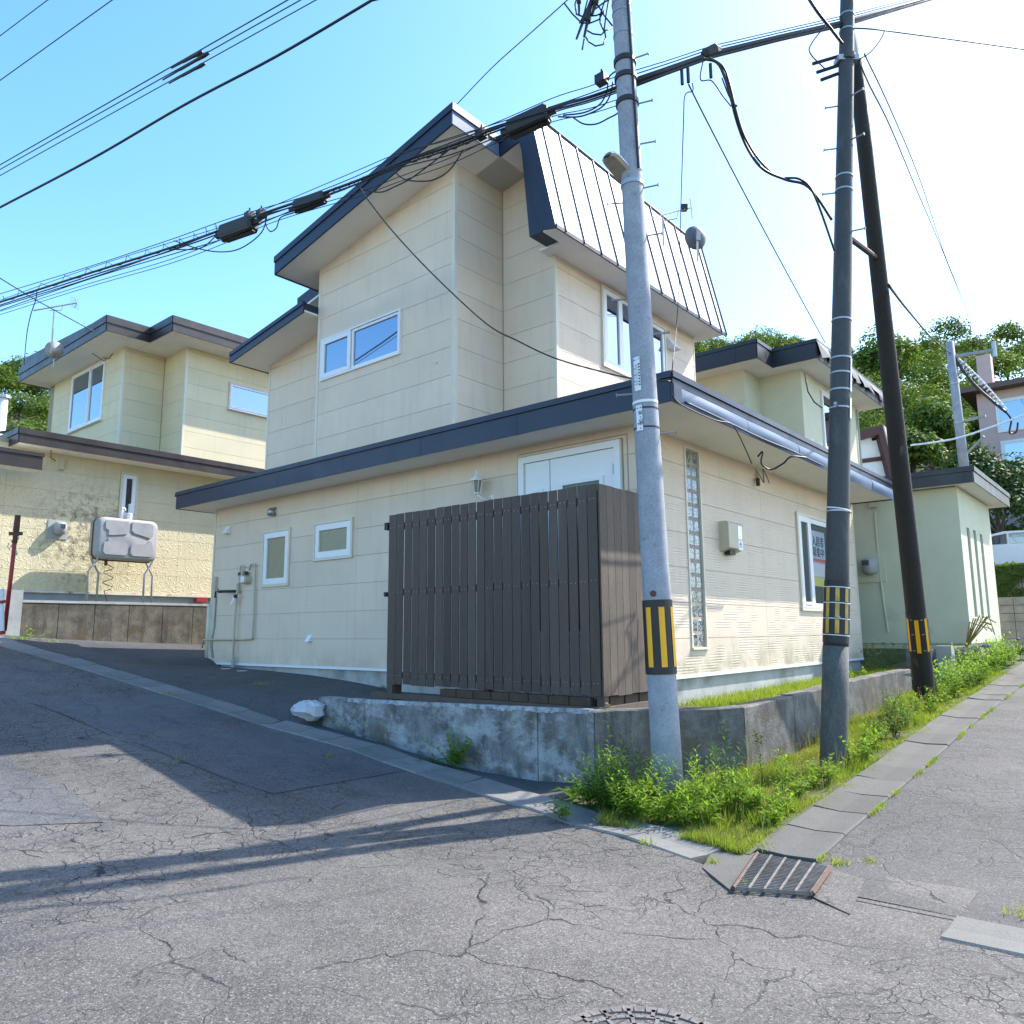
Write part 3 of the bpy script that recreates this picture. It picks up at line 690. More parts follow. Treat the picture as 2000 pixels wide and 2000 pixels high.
P('corner_trim', B(XU1-.022, XU1+.05, YUE-.05, YUE+.015, 4.5, zbay(YUE)), m_trim, hs)
PU1b = Pl('y', YU1); siding(up, PU1b, XU1+.03, XU2-.01, 4.5, zbay(YU1), refU+.0, m_side)
m1 = P('wall', MB().prism([(XU2+.001, YU2+.001, 4.6), (XU2+.001, 13.0, 4.6), (XU2+.001, 13.0, zbay(13)), (XU2+.001, YU2+.001, zbay(YU2)+.03)], (13.97-XU2, 0, 0)), m_sideback, hs)
refM = float(onX(1087.5, 735.6, XU2)[2])
siding(m1, Pl('x', XU2), YU2+.03, YU1-.002, 4.6, 9.3, refM, m_side, [], [], (zbay(0), st))
PU2 = Pl('y', YU2)
wM1 = (10.63, 11.75, 6.06, 7.42); wM2 = (11.98, 12.72, 6.06, 7.30)
siding(m1, PU2, XU2+.03, 13.95, 4.6, 7.62, refM, m_sideB, [11.85], [(a-.03, b+.03, c-.03, d_+.03) for a, b, c, d_ in (wM1, wM2)])
P('corner_trim', B(XU2-.02, XU2+.04, YU2-.02, YU2+.03, 4.6, 7.66), m_trim, hs)
P('corner_trim', B(13.95, 13.99, YU2-.02, YU2+.03, 4.6, 7.64), m_trim, hs)
P('inner_corner_bead', B(XU2-.022, XU2-.0145, YU1-.03, YU1-.016, 4.6, zbay(YU1)), m_sideback, hs)
z3t = lambda y: 7.285-.165*(y-13.8)
w3 = P('wall', MB().prism([(XU3+.001, YUE-.4, 4.5), (XU3+.001, 13.80, 4.5), (XU3+.001, 13.80, z3t(13.80)), (XU3+.001, YUE-.4, z3t(YUE-.4))], (2, 0, 0)), m_sideback, hs)
siding(w3, Pl('x', XU3), YUE-.01, 13.78, 4.5, 8, refU+.12, m_side, [], [], (z3t(0), -.165))
P('corner_trim', B(XU3-.02, XU3+.04, 13.765, 13.82, 4.5, z3t(13.8)), m_trim, hs)
# bay roof (rake faces the road, sloping down to the left)
zt = lambda y: 9.43+st*1.02*(y-7.55)
xr = 7.53; yL = 12.12; yR = 7.5; TH = .335
br = P('roof', MB().prism([(xr+.03, yR, zt(yR)-.02), (xr+.03, yL, zt(yL)-.02), (xr+.03, yL, zt(yL)-TH+.06), (xr+.03, yR, zt(yR)-TH+.06)], (1.95, 0, 0)), m_navy, hs)
P('soffit', MB().prism([(xr+.03, yR, zt(yR)-TH+.06), (xr+.03, yL, zt(yL)-TH+.06), (xr+.03, yL, zt(yL)-TH+.02), (xr+.03, yR, zt(yR)-TH+.02)], (1.95, 0, 0)), m_soffit, br)
def rake(parent, x, y0, y1, zf, h, mat, cap=.11):
    n = max(1, round(abs(y1-y0)/1.82))
    for i in range(n):
        a, b = y0+(y1-y0)*i/n+.002, y0+(y1-y0)*(i+1)/n-.002
        MB().prism([(x, a, zf(a)-h), (x, b, zf(b)-h), (x, b, zf(b)-cap), (x, a, zf(a)-cap)], (.03, 0, 0)).build('fascia_panel', mat, parent)
    MB().prism([(x-.022, y0, zf(y0)-cap), (x-.022, y1, zf(y1)-cap), (x-.022, y1, zf(y1)+.004), (x-.022, y0, zf(y0)+.004)], (.07, 0, 0)).build('eave_cap', mat, parent)
rake(br, xr, yR, yL, zt, TH, m_navy)
fascia_run(br, (xr-.005, yR), (XU2-.74, yR), zt(yR)-TH, zt(yR), (0, -1), m_bluem, step=.95, cap=.12, capmat=m_navy)
P('eave_end', MB().box(xr+.03, 9.3, yL, yL+.03, zt(yL)-TH, zt(yL)), m_navy, br)
# left lower roof piece
xl = 7.83; zl = lambda y: 7.235-.155*(y-14.05)
lr = P('roof', MB().prism([(xl+.03, YUE+.03, zl(YUE+.03)-.02), (xl+.03, 14.08, zl(14.08)-.02), (xl+.03, 14.08, zl(14.08)-.16), (xl+.03, YUE+.03, zl(YUE+.03)-.16)], (1.7, 0, 0)), m_navy, hs)
P('soffit', MB().prism([(xl+.03, YUE+.03, zl(YUE+.03)-.16), (xl+.03, 14.08, zl(14.08)-.16), (xl+.03, 14.08, zl(14.08)-.195), (xl+.03, YUE+.03, zl(YUE+.03)-.195)], (1.7, 0, 0)), m_soffit, lr)
rake(lr, xl, YUE+.03, 14.10, zl, .21, m_navy, .07)
P('eave_end', B(xl, 9.4, 14.1, 14.12, zl(14.1)-.20, zl(14.1)), m_navy, lr)
# main roof with steep seamed front
xm = 8.6; xme = 14.3; yr_, zr_ = 6.86, 9.57; yb_, zb_ = 6.40, 7.52
mr = P('roof', MB().prism([(xm+.03, yr_, zr_-.02), (xm+.03, 13.0, zt(13.0)), (xm+.03, 13.0, zt(13.)-.27), (xm+.03, 7.02, zt(7.02)-.27)], (xme-xm-.03, 0, 0)), m_navy, hs)
P('soffit', MB().prism([(xm+.031, 7.02, zt(7.02)-.27), (xm+.031, 13.0, zt(13.)-.27), (xm+.031, 13.0, zt(13.)-.315), (xm+.031, 7.02, zt(7.02)-.315)], (xme-xm-.04, 0, 0)), m_soffit, mr)
rake(mr, xm, 6.93, 7.5, zt, .33, m_navy)
P('gable_strip', MB().prism([(xm-.012, yr_-.01, zr_+.01), (xm-.012, yb_-.02, zb_-.03), (xm-.012, yb_+.26, zb_+.03), (xm-.012, yr_+.24, zr_-.28)], (.04, 0, 0)), m_navy, mr)
P('soffit', MB().box(xm+.03, xm+.45, yb_+.02, yb_+.25, zb_+.0, zb_+.03).box(xm+.451, xme-.02, yb_+.02, YU2+.1, zb_+.0, zb_+.03), m_soffit, mr)
P('drip_edge', B(xm, xme+.02, yb_-.03, yb_-.005, zb_-.035, zb_+.03), m_navy, mr)
P('ridge_cap', MB().tube([(xm-.02, yr_-.01, zr_+.01), (xme+.06, yr_-.01, zr_+.01)], .045, 6), m_navy, mr)
dv = np.array([0, yb_-yr_, zb_-zr_]); LV = np.linalg.norm(dv); dv /= LV; nv = np.array([0, dv[2], -dv[1]]); nv = nv if nv[1] < 0 else -nv
edges = [xm+.03]+[float(onY(px, py, yb_)[0]) for px, py in ((1095,442),(1136.5,469),(1175.5,493),(1212,517))]
edges = [xm+.03, 8.83]
while edges[-1] < xme-.3: edges.append(edges[-1]+.477)
edges.append(xme)
for a, b in zip(edges[:-1], edges[1:]):
    c = np.array([(a+b)/2, yr_, zr_])+dv*LV/2+nv*.012
    MB().obox(c, ((b-a)/2-.006, 0, 0), dv*LV/2, nv*.012).build('roof_panel', m_roofglare, mr)
for a in edges[1:]:
    c = np.array([a, yr_, zr_])+dv*(LV/2+.02)+nv*.034
    MB().obox(c, (.007, 0, 0), dv*LV/2, nv*.016).build('seam', m_navy, mr)  # navy stands in for the shade on the seams' sunless side
P('mansard_core', MB().prism([(xm+.04, yr_, zr_-.02), (xm+.04, yb_, zb_+.03), (xm+.04, YU2-.03, zb_+.03), (xm+.04, YU2+.15, zr_-.1)], (xme-xm-.04, 0, 0)), m_navy, mr)

# ---- openings
window(hs, PU1, *wU, [(0, .595, .045, -.01), (.60, 1, .085, .012)], m_glass, casing=.03, case_mat=m_white)
window(hs, PA, *winA[0], [(0, 1, .105, 0)], m_frost, casing=.045)
window(hs, PA, *winA[1], [(0, 1, .105, 0)], m_frost, casing=.045)
window(hs, PU2, *wM1, [(0, .5, .085, .012), (.5, 1, .06, -.01)], m_glass, casing=.05)
window(hs, PU2, *wM2, [(0, 1, .07, 0)], m_glass, casing=.05)
wb = window(hs, PBw, *wB, [(0, .32, .10, .014), (.32, 1, .085, 0)], m_glassdark, casing=.05)
P('vent_slot', PBw.box(MB(), wB[0]+.09, wB[0]+.40, wB[2]+.04, wB[2]+.06, .045, .056), m_greypl, wb)
# front door (upper part shows over the fence)
dr = P('door_frame', PA.box(PA.box(PA.box(MB(), dU0, dU1, 3.89, 3.98, 0, .06), dU0, dU0+.09, .75, 3.89, 0, .06), dU1-.09, dU1, .75, 3.89, 0, .06), m_white, hs)
sp = 6.22
dl = P('door', PA.box(MB(), dU0+.095, sp-.008, .76, 3.885, -.02, .03), m_white, hs)
g0, g1 = 5.42, 6.0
q = MB()
for a in ((g0-.06, g1+.06, 3.50, 3.555), (g0-.06, g0, 1.6, 3.50), (g1, g1+.06, 1.6, 3.50), (g0-.06, g1+.06, 1.55, 1.6)): PA.box(q, *a, .03, .052)
P('glazing_bead', q, m_white, dl); P('pane', PA.box(MB(), g0, g1, 1.6, 3.50, .03, .036), m_green_glass, dl)
P('handle', MB().tube([PA.pt(sp-.10, 1.7, .03), PA.pt(sp-.10, 1.75, .09), PA.pt(sp-.10, 2.3, .09), PA.pt(sp-.10, 2.35, .03)], .014, 6), m_steel, dl)
for zz in (3.55, 2.3, 1.1): P('hinge', PA.box(MB(), dU0+.088, dU0+.112, zz, zz+.13, .03, .05), m_greypl, dl)
d2 = P('door', PA.box(MB(), sp+.008, dU1-.095, .76, 3.885, -.02, .028), m_white, hs)
q = MB()
for a in ((6.34, 6.56, 3.46, 3.505), (6.34, 6.385, 1.6, 3.46), (6.515, 6.56, 1.6, 3.46)): PA.box(q, *a, .028, .048)
P('glazing_bead', q, m_white, d2); P('pane', PA.box(MB(), 6.385, 6.515, 1.6, 3.46, .028, .034), m_green_glass, d2)
tr = MB(); 
for a in ((dU0-.10, dU0-.08, .8, 4.03), (dU0-.10, dU1+.02, 4.03, 4.045)): PA.box(tr, *a, .0, .016)
P('door_joint', tr, m_sideback, hs)
# wall lamp
lu, lz = 7.42, 3.63
lm = P('wall_lamp', MB().lathe(PA.pt(lu-.13, lz-.14, .0), (-1, 0, 0), [(0, .055), (.02, .055), (.035, .02)], 12).tube([PA.pt(lu-.13, lz-.14, .03), PA.pt(lu-.13, lz-.19, .1), PA.pt(lu-.1, lz-.17, .16), PA.pt(lu-.03, lz-.12, .18), PA.pt(lu, lz-.1, .18)], .013, 6), m_white, hs, True)
lc = np.array(PA.pt(lu, lz, .18))
q = MB(); 
for k in range(6):
    a = math.pi/3*k; q.tube([lc+np.array([.045*math.cos(a), .045*math.sin(a), -.07]), lc+np.array([.075*math.cos(a), .075*math.sin(a), .10])], .006, 4)
q.lathe(lc+[0,0,.10], (0,0,1), [(0,.095),(.02,.092),(.07,.035),(.09,.015),(.14,.012),(.16,.004)], 6); q.lathe(lc-[0,0,.11], (0,0,1), [(0,.012),(.015,.04),(.04,.05)], 6)
P('lantern_cage', q, m_white, lm); P('lantern_glass', MB().lathe(lc-[0,0,.07], (0,0,1), [(0,.04),(.168,.068)], 6), m_frost, lm)
# glass block column
gb = P('glass_block_frame', PBw.box(PBw.box(PBw.box(PBw.box(MB(), gbU0, gbU0+.035, gbZ0, gbZ1, -.05, .03), gbU1-.035, gbU1, gbZ0, gbZ1, -.05, .03), gbU0+.035, gbU1-.035, gbZ1-.03, gbZ1, -.05, .03), gbU0-.01, gbU1+.01, gbZ0-.03, gbZ0, -.05, .05), m_trim, hs)
P('mortar', PBw.box(MB(), gbU0+.035, gbU1-.035, gbZ0, gbZ1-.03, -.06, -.012), m_mortar, gb)
nb = 14; hh = (gbZ1-.03-gbZ0)/nb; ww = (gbU1-gbU0-.07)/2
for i in range(nb):
    for j in range(2):
        a, c = gbU0+.035+ww*j+.007, gbZ0+hh*i+.007; b, d_ = a+ww-.014, c+hh-.014; q = MB()
        PBw.box(q, a, b, c, d_, -.03, -.008); 
        q.add([PBw.pt(a,c,-.008), PBw.pt(b,c,-.008), PBw.pt(b,d_,-.008), PBw.pt(a,d_,-.008), PBw.pt(a+.02,c+.02,.003), PBw.pt(b-.02,c+.02,.003), PBw.pt(b-.02,d_-.02,.003), PBw.pt(a+.02,d_-.02,.003)],
              [(0,1,5,4),(1,2,6,5),(2,3,7,6),(3,0,4,7),(4,5,6,7)])
        q.build('glass_block', m_gblock, gb)
# meter box on the road side
u0, z0 = 10.24, 2.69
mbx = P('meter_box', MB().prism([PBw.pt(u0, z0, 0), PBw.pt(u0, z0+.06, .16), PBw.pt(u0, z0+.41, .16), PBw.pt(u0, z0+.44, .12), PBw.pt(u0, z0+.44, 0)], (.50, 0, 0)), m_beigepl, hs)
P('meter_window', B(u0+.30, u0+.43, YB-.163, YB-.158, z0+.20, z0+.39), m_glassdark, mbx)
P('meter_label', B(u0+.30, u0+.45, YB-.163, YB-.158, z0+.04, z0+.18), m_paper, mbx)
P('meter_print', MB().box(u0+.33, u0+.42, YB-.165, YB-.1632, z0+.115, z0+.125).box(u0+.33, u0+.41, YB-.165, YB-.1632, z0+.085, z0+.095).box(u0+.35, u0+.38, YB-.165, YB-.1632, z0+.125, z0+.15), m_ink, mbx)
P('cable_gland', MB().box(u0+.12, u0+.30, YB-.11, YB-.03, z0-.03, z0+.03), m_sleeve, mbx)
# bracket, insulator and wires under the eave
bu, bz = PBw.at(1474, 905)
bk = P('wire_bracket', PBw.box(MB(), bu-.03, bu+.03, 3.90, 4.07, .0, .06), m_beigepl, hs)
P('insulator', MB().lathe(PBw.pt(bu-.08, 3.82, .07), (0,0,1), [(0,.02),(.02,.035),(.08,.03),(.11,.035),(.13,.015)], 8), m_sleeve, bk)
# vents
def hood(pl, u, z, s, kind):
    q = MB()
    if kind == 'square':
        q.prism([pl.pt(u-s, z-s, 0), pl.pt(u-s, z+s, 0), pl.pt(u-s, z+s*.9, .02), pl.pt(u-s, z-s, s*1.5)], np.array(pl.pt(u+s, 0, 0))-np.array(pl.pt(u-s, 0, 0)))
        return P('vent_hood', q, m_white, hs)
    for i in range(8):
        a0, a1 = math.pi/2*i/8*1.0, math.pi/2*(i+1)/8
    q.lathe(pl.pt(u, z-s*.9, s*.75), (0,0,1), [(0,s*.9),(s*1.0,s*.9),(s*1.5,s*.7),(s*1.75,s*.3),(s*1.8,.001)], 14); pl.box(q, u-s*1.05, u+s*1.05, z-s*.9, z+s*1.0, 0, .02)
    return P('vent_hood', q, m_steel, hs, True)
u, z = PA.at(448, 1033); hood(PA, u, z-.02, .085, 'square')
u, z = PA.at(536, 1000); hood(PA, u, z, .085, 'round')
u, z = PA.at(607, 1246); hood(PA, u, z, .06, 'square')
u, z = PU2.at(1307, 672); hood(PU2, u, z, .13, 'square')
# pipes, gas meter and tap on the left end
def on(px, py, d): u, z = PA.at(px, py); return np.array(PA.pt(u, z, d))
pp = lambda pts, d=.06: [on(a, b, d) for a, b in pts]
P('gas_pipe', MB().tube(pp([(400,1265),(402,1251),(404,1249.5),(480,1249),(497,1247.5),(499,1244),(501,1200),(503.5,1110),(503,1104),(500,1102),(496,1102),(494,1106),(492,1114)]), .018, 8), m_beigepl, hs, True)
P('gas_pipe', MB().tube(pp([(473,1160),(474,1112),(475.5,1106),(479,1104.5),(482,1107),(481,1120)]), .016, 8), m_beigepl, hs, True)
gm = np.array(PA.pt(PA.at(486,1133)[0], PA.at(486,1133)[1], .02))
gmt = P('gas_meter', MB().lathe(gm+[-.0,.045,.0], (-1,0,0), [(0,.075),(.10,.075),(.12,.06)], 14).lathe(gm+[0,-.05,0], (-1,0,0), [(0,.08),(.12,.08),(.14,.06)], 14).box(gm[0]-.14, gm[0], gm[1]-.02, gm[1]+.13, gm[2]+.05, gm[2]+.16), m_beigepl, hs)
P('meter_dial', B(gm[0]-.146, gm[0]-.14, gm[1]+.03, gm[1]+.12, gm[2]+.085, gm[2]+.145), m_ink, gmt)
P('meter_plate', B(gm[0]-.146, gm[0]-.14, gm[1]-.10, gm[1]+.02, gm[2]-.05, gm[2]+.06), m_paper, gmt)
P('union_nut', MB().lathe(gm+[-.07,-.05,.10], (0,0,1), [(0,.035),(.06,.035)], 8), m_sleeve, gmt)
P('stand_pipe', MB().tube(pp([(464,1303),(467,1230),(470,1180),(472,1158),(473,1140)], .10), .02, 8), m_beigepl, hs, True)
P('pipe_lagging', MB().tube(pp([(464,1303),(465,1290)], .10), .038, 8).tube(pp([(465,1290),(465.5,1283)], .10), .030, 8), m_greypl, hs)
tp = P('tap', MB().tube([on(472,1155,.10), on(460,1155.5,.16), on(447,1156,.22)], [.026,.028,.026], 8).tube([on(447,1156,.22), on(443,1156,.24), on(442,1165,.24)], .014, 6).lathe(on(442,1168,.24), (0,0,1), [(0,.022),(.05,.02)], 8), m_sleeve, hs, True)
P('tap_handle', MB().tube([on(446,1150,.22), on(446,1156,.22)], .01, 5).lathe(on(474,1165,.13), (-1,0,0), [(0,.035),(.03,.04),(.05,.03)], 8), m_sleeve, tp)
P('tap_tag', MB().add([on(467,1166,.13), on(471,1167,.13), on(466,1180,.15), on(462,1184,.15)], [(0,1,2,3),(3,2,1,0)]), m_paper, tp)
P('wall_socket', PA.box(MB(), PA.at(424,1135)[0]-.06, PA.at(424,1135)[0]+.06, PA.at(424,1152)[1], PA.at(424,1127)[1], 0, .07), m_beigepl, hs)
P('conduit', MB().tube(pp([(424,1155),(425,1168),(423,1200),(422,1222),(418,1240),(416,1262),(419,1285)], .04), .018, 6), m_greypl, hs, True)
P('downpipe', MB().tube(pp([(412,1180),(409,1225),(406,1290)], .03), .04, 8), m_trim, hs, True)
P('wall_hook', MB().tube([on(852,708,.0), on(855,709,.05)], .014, 5), m_white, hs)

# ---- advert just before the road side pane, colours dimmed as if behind glass
def textmesh(txt, size, mat, mtx, name, parent, extr=.0015):
    cu = bpy.data.curves.new('t', 'FONT'); cu.body = txt; cu.size = size; cu.align_x = 'CENTER'; cu.align_y = 'CENTER'; cu.extrude = extr
    o = bpy.data.objects.new('t', cu); COL.objects.link(o)
    me = bpy.data.meshes.new_from_object(o.evaluated_get(bpy.context.evaluated_depsgraph_get())); bpy.data.objects.remove(o)
    n2 = bpy.data.objects.new(name, me); me.materials.clear(); me.materials.append(mat); COL.objects.link(n2)
    me.transform(mtx); 
    if parent is not None:
        L = ORI[parent.name]; me.transform(Matrix.Translation([-float(q) for q in L])); n2.parent = parent; ORI[n2.name] = L
    return n2
def frame_mtx(c, ux, uy):
    ux = Vector(ux).normalized(); uy = Vector(uy).normalized(); uz = ux.cross(uy)
    return Matrix(((ux.x, uy.x, uz.x, c[0]), (ux.y, uy.y, uz.y, c[1]), (ux.z, uy.z, uz.z, c[2]), (0, 0, 0, 1)))
pu0 = wB[0]+(wB[1]-wB[0])*.32+.10; yy = YB-.012
ps = thing('rental_poster', (pu0+.3, yy, 2.6), 'blue and white rental notice with red bar and yellow foot in the road side window', 'poster')
P('sheet', B(pu0, pu0+.72, yy-.002, yy, 2.78, 3.36), M('glass_dimmed_blue', (.20,.30,.40), .4, var=.08), ps)
P('red_bar', B(pu0+.03, pu0+.69, yy-.004, yy-.0022, 2.80, 2.86), m_red, ps)
P('sheet', B(pu0, pu0+.72, yy-.002, yy, 2.53, 2.775), M('glass_dimmed_paper', (.34,.38,.42), .4), ps)
P('yellow_foot', B(pu0, pu0+.72, yy-.002, yy, 2.36, 2.525), M('glass_dimmed_yellow', (.34,.34,.05), .5), ps)
textmesh('入居者', .2, m_ink, frame_mtx((pu0+.36, yy-.006, 3.16), (1,0,0), (0,0,1)), 'lettering', ps)
textmesh('募集中', .2, m_ink, frame_mtx((pu0+.36, yy-.006, 2.96), (1,0,0), (0,0,1)), 'lettering', ps)

# ================================================================ SLATTED FENCE
XF = 6.97
fe = thing('fence', (XF, 4.65, .8), 'dark brown vertical board privacy fence standing on the retaining wall corner', 'fence')
yf0, yf1 = float(onX(1166, 950, XF)[1]), float(onX(765, 990, XF)[1])
zt0, zb0 = 3.19, .925
tops = [135,185,232,280,328,376,424,474,524,576,628,680,733,787,843,900,957,1015,1072,1130,1190,1250,1312,1375,1440]
ye = [float(onX(720+t/3.22, 950, XF)[1]) for t in tops]
ye[-1] = yf0
for i in range(24):
    a, b = ye[i+1]+random.uniform(.003, .0125), ye[i]-random.uniform(.003, .0125)
    dz = random.uniform(-.008, .008); dx = random.uniform(-.003, .003)
    mb = MB().box(XF-.010+dx, XF+.001+dx, a, b, zb0+dz, zt0+dz*.5)
    mb.build('board', m_fence, fe)
xs0 = XF+.004
for i in range(9):
    a, b = xs0+i*.142+.003, xs0+(i+1)*.142-.003; dz = random.uniform(-.008, .008)
    MB().box(a, b, yf0-.022, yf0-.0005, zb0+dz-.01, zt0+dz*.5).build('board', m_fencew, fe)
for yy in (yf0+.05, (yf0+yf1)/2, yf1-.06): P('post', B(XF+.045, XF+.135, yy-.045, yy+.045, .69, zt0-.06), m_fence, fe)
P('post', B(XF+1.17, XF+1.26, yf0+.045, yf0+.13, .69, zt0-.06), m_fence, fe)
for zz in (zt0-.17, 2.13, zb0+.12):
    P('rail', B(XF+.004, XF+.043, yf0+.002, yf1+.05, zz-.045, zz+.045), m_fence, fe)
    P('rail', B(XF+.05, XF+1.25, yf0+.002, yf0+.04, zz-.045, zz+.045), m_fence, fe)
    nl = MB()
    for i in range(24):
        for e in (.3, .7):
            yq = ye[i]+(ye[i+1]-ye[i])*e; nl.box(XF-.0160, XF-.0135, yq-.004, yq+.004, zz-.004+.01*((i*7) % 3-1), zz+.004+.01*((i*7) % 3-1))
    P('nail_heads', nl, m_steel, fe)
P('sill_beam', B(XF-.07, XF+.03, yf0-.02, yf1+.28, .745, .81), m_fence, fe)
P('sill_beam', B(XF+.035, XF+1.28, yf0-.03, yf0+.07, .745, .81), m_fencew, fe)
yb = yf0+.16; k = 0
while yb < yf0+2.25:
    P('brick', B(XF+.01, XF+.10, yb, yb+.27, .812, .90), m_brick, fe); yb += .285
for k in range(3): P('brick', B(XF+.2+k*.3, XF+.47+k*.3, yf0+.03, yf0+.12, .812, .90), m_brick, fe)
P('stub_post', B(XF-.03, XF+.06, yf1-.10, yf1+.0, .69, zb0), m_fence, fe)
P('latch', B(XF-.03, XF+.05, yf1+.05, yf1+.11, zt0-.2, zt0-.1), m_sleeve, fe); P('latch', B(XF-.03, XF+.05, yf1+.05, yf1+.10, 2.08, 2.14), m_sleeve, fe)
P('stay_rod', MB().tube([(XF+.74, yf0-.03, zt0+.02), (XF+1.22, yf0-.04, zt0+.02)], .012, 6), m_steel, fe)

# ================================================================ LEFT NEIGHBOUR
YN, YNU = 19.3, 20.3
nh = thing('neighbour_house', (8, YN, 2.3), 'pale yellow two storey house with dark brown eaves up the slope on the left', 'house')
PN = Pl('y', YN)
zfN = 2.585; xN0 = 3.6; xN1 = 15.5
zsN = float(onY(200, 895, 19.0)[2])
P('foundation', B(xN0+.02, xN1, YN+.03, 27, 1.4, zfN-.03), M('blue_grey_foundation', (.30,.33,.36), .8), nh)
P('base_flashing', B(xN0, xN1, YN-.03, YN+.02, zfN-.05, zfN), M('rusty_white_flashing', (.66,.60,.54), .5, var=.2, dirt=(.25,.08,.05), ds=6, dth=(.55,.7)), nh)
eav = float(onY(250, 892, 18.75)[2])       # eave soffit height
RUSTX = float(onY(175, 1000, YN)[0])-8
m_nsideL = siding_mat('embossed_yellow_siding', NEI, swirl=True, rust=((RUSTX,.0,1.55), 1.5, (.045,.045,.036)))
nw = P('wall', B(xN0, xN1, YN+.001, 27, zfN-.01, eav+.1), m_nback, nh)
nwin = []
u0, z0 = PN.at(237, 923); u1, z1 = PN.at(264, 1012)
siding(nw, PN, xN0+.01, xN1, zfN, eav, zfN, m_nsideL, [PN.at(352, 1000)[0], xN0+2.0], [(u0-.02, u1+.02, z1-.02, z0+.02)])
window(nh, PN, u0+.04, u1-.04, z1+.02, z0-.04, [(0, 1, .085, 0)], m_glassdark, casing=.05)
q = MB(); q.lathe(PN.pt(u0+.27, z1+.06, .06), (0,0,1), [(0,.05),(.02,.07),(.25,.07),(.27,.05)], 10)
P('window_bottle', q, m_paper, nh)
# lower eave
yq = 18.72
xl0 = float(onY(39, 835, yq)[0]); zc1 = float(onY(39, 835, yq)[2]); zc0 = float(onY(39, 866, yq)[2])
nr = P('roof', MB().add([(xl0,yq,zc1),(xN1,yq,zc1),(xN1,YNU+.2,zc1+.2),(xl0,YNU+.2,zc1+.2)], [(0,1,2,3)]), m_brownm, nh)
fascia_run(nr, (xl0, yq), (xN1, yq), zc0+.02, zc1, (0, -1), m_brownm, cap=.13)
fascia_run(nr, (xl0, yq+3), (xl0, yq), zc0+.02, zc1, (-1, 0), m_brownm, cap=.13)
P('soffit', B(xl0+.02, xN1, yq+.02, YN+.1, zc0+.02, zc0+.05), m_soffit, nr)
# small porch eave at far left
yp = 18.2; a = onY(-60, 862, yp); b = onY(84, 889, yp); c = onY(84, 916, yp)
pr = P('porch_roof', B(float(a[0])-2, float(b[0]), yp, yq-.03, float(c[2])-.02, float(b[2])), m_soffit, nh)
fascia_run(pr, (float(a[0])-2, yp), (float(b[0]), yp), float(c[2])-.03, float(b[2])+.03, (0, -1), m_brownm, cap=.08)
P('porch_wall', B(float(a[0])-2, xN0+.02, YN+.0, 26, 1.5, zc0+.05), m_nside, nh)
# upper storey
fx = float(onY(366, 683, YNU)[0]); y2 = float(onX(324, 692.7, fx)[1]); x1_ = float(onY(244.6, 673, y2)[0]); yl_ = float(onX(109, 743, x1_)[1])
zN2 = float(onY(366, 683, YNU)[2]); zN2b = float(onY(244.6, 673, y2)[2]); zN2 = (zN2+zN2b)/2; zlo = zc1-.3
uw = P('wall', MB().box(fx+.001, 16, YNU+.001, 27, zlo, zN2+.1).box(x1_+.001, fx, y2+.001, 27, zlo, zN2+.1), m_nback, nh)
refN = float(onY(500, 826, YNU)[2])
PN4 = Pl('y', YNU); a = PN4.at(447, 747); b = PN4.at(447, 800)
w4 = (a[0], a[0]+1.7, b[1], a[1])
w4 = (float(onY(450,750,YNU)[0]), float(onY(450,750,YNU)[0])+1.65, float(onY(450,796,YNU)[2]), float(onY(450,750,YNU)[2]))
siding(uw, PN4, fx+.03, 15.9, zlo, zN2, zfN, m_nside, [fx+4.], [(w4[0]-.02, w4[1]+.02, w4[2]-.02, w4[3]+.02)])
window(nh, PN4, *w4, [(0, 1, .05, 0)], m_glass, casing=.045, case_mat=M('rosy_frame', (.62,.52,.50), .5), sill=True)
siding(uw, Pl('x', fx), YNU+.03, y2, zlo, zN2, zfN, m_nside)
PN2 = Pl('y', y2); siding(uw, PN2, x1_+.03, fx-.02, zlo, zN2, zfN, m_nside)
PN1 = Pl('x', x1_)
a = onX(207, 705, x1_); b = onX(138, 842, x1_); c = onX(144, 742, x1_); d_ = onX(196, 818, x1_)
w1 = (float(a[1]), float((b[1]+c[1])/2), float(d_[2]), float(a[2])-.02)
siding(uw, PN1, y2+.03, yl_, zlo, zN2, zfN, m_nside, [], [(w1[0]-.02, w1[1]+.02, w1[2]-.02, w1[3]+.02)])
window(nh, PN1, *w1, [(0, .42, .05, 0), (.42, 1, .05, .015)], m_glass, casing=.05, case_mat=m_white, sill=True)
for cx, cy in ((fx, YNU), (x1_, y2)): P('corner_trim', B(cx-.02, cx+.04, cy-.02, cy+.04, zlo, zN2), m_trim, nh)
P('inner_corner_bead', B(fx-.03, fx-.016, y2-.03, y2-.016, zlo, zN2), m_nback, nh)
# upper roof
def corner(px, pyt, pyb, fn):
    t, b_ = fn(px, pyt), fn(px, pyb); return t, b_
ov = .85; zT = zN2+.42; zB = zN2-.0
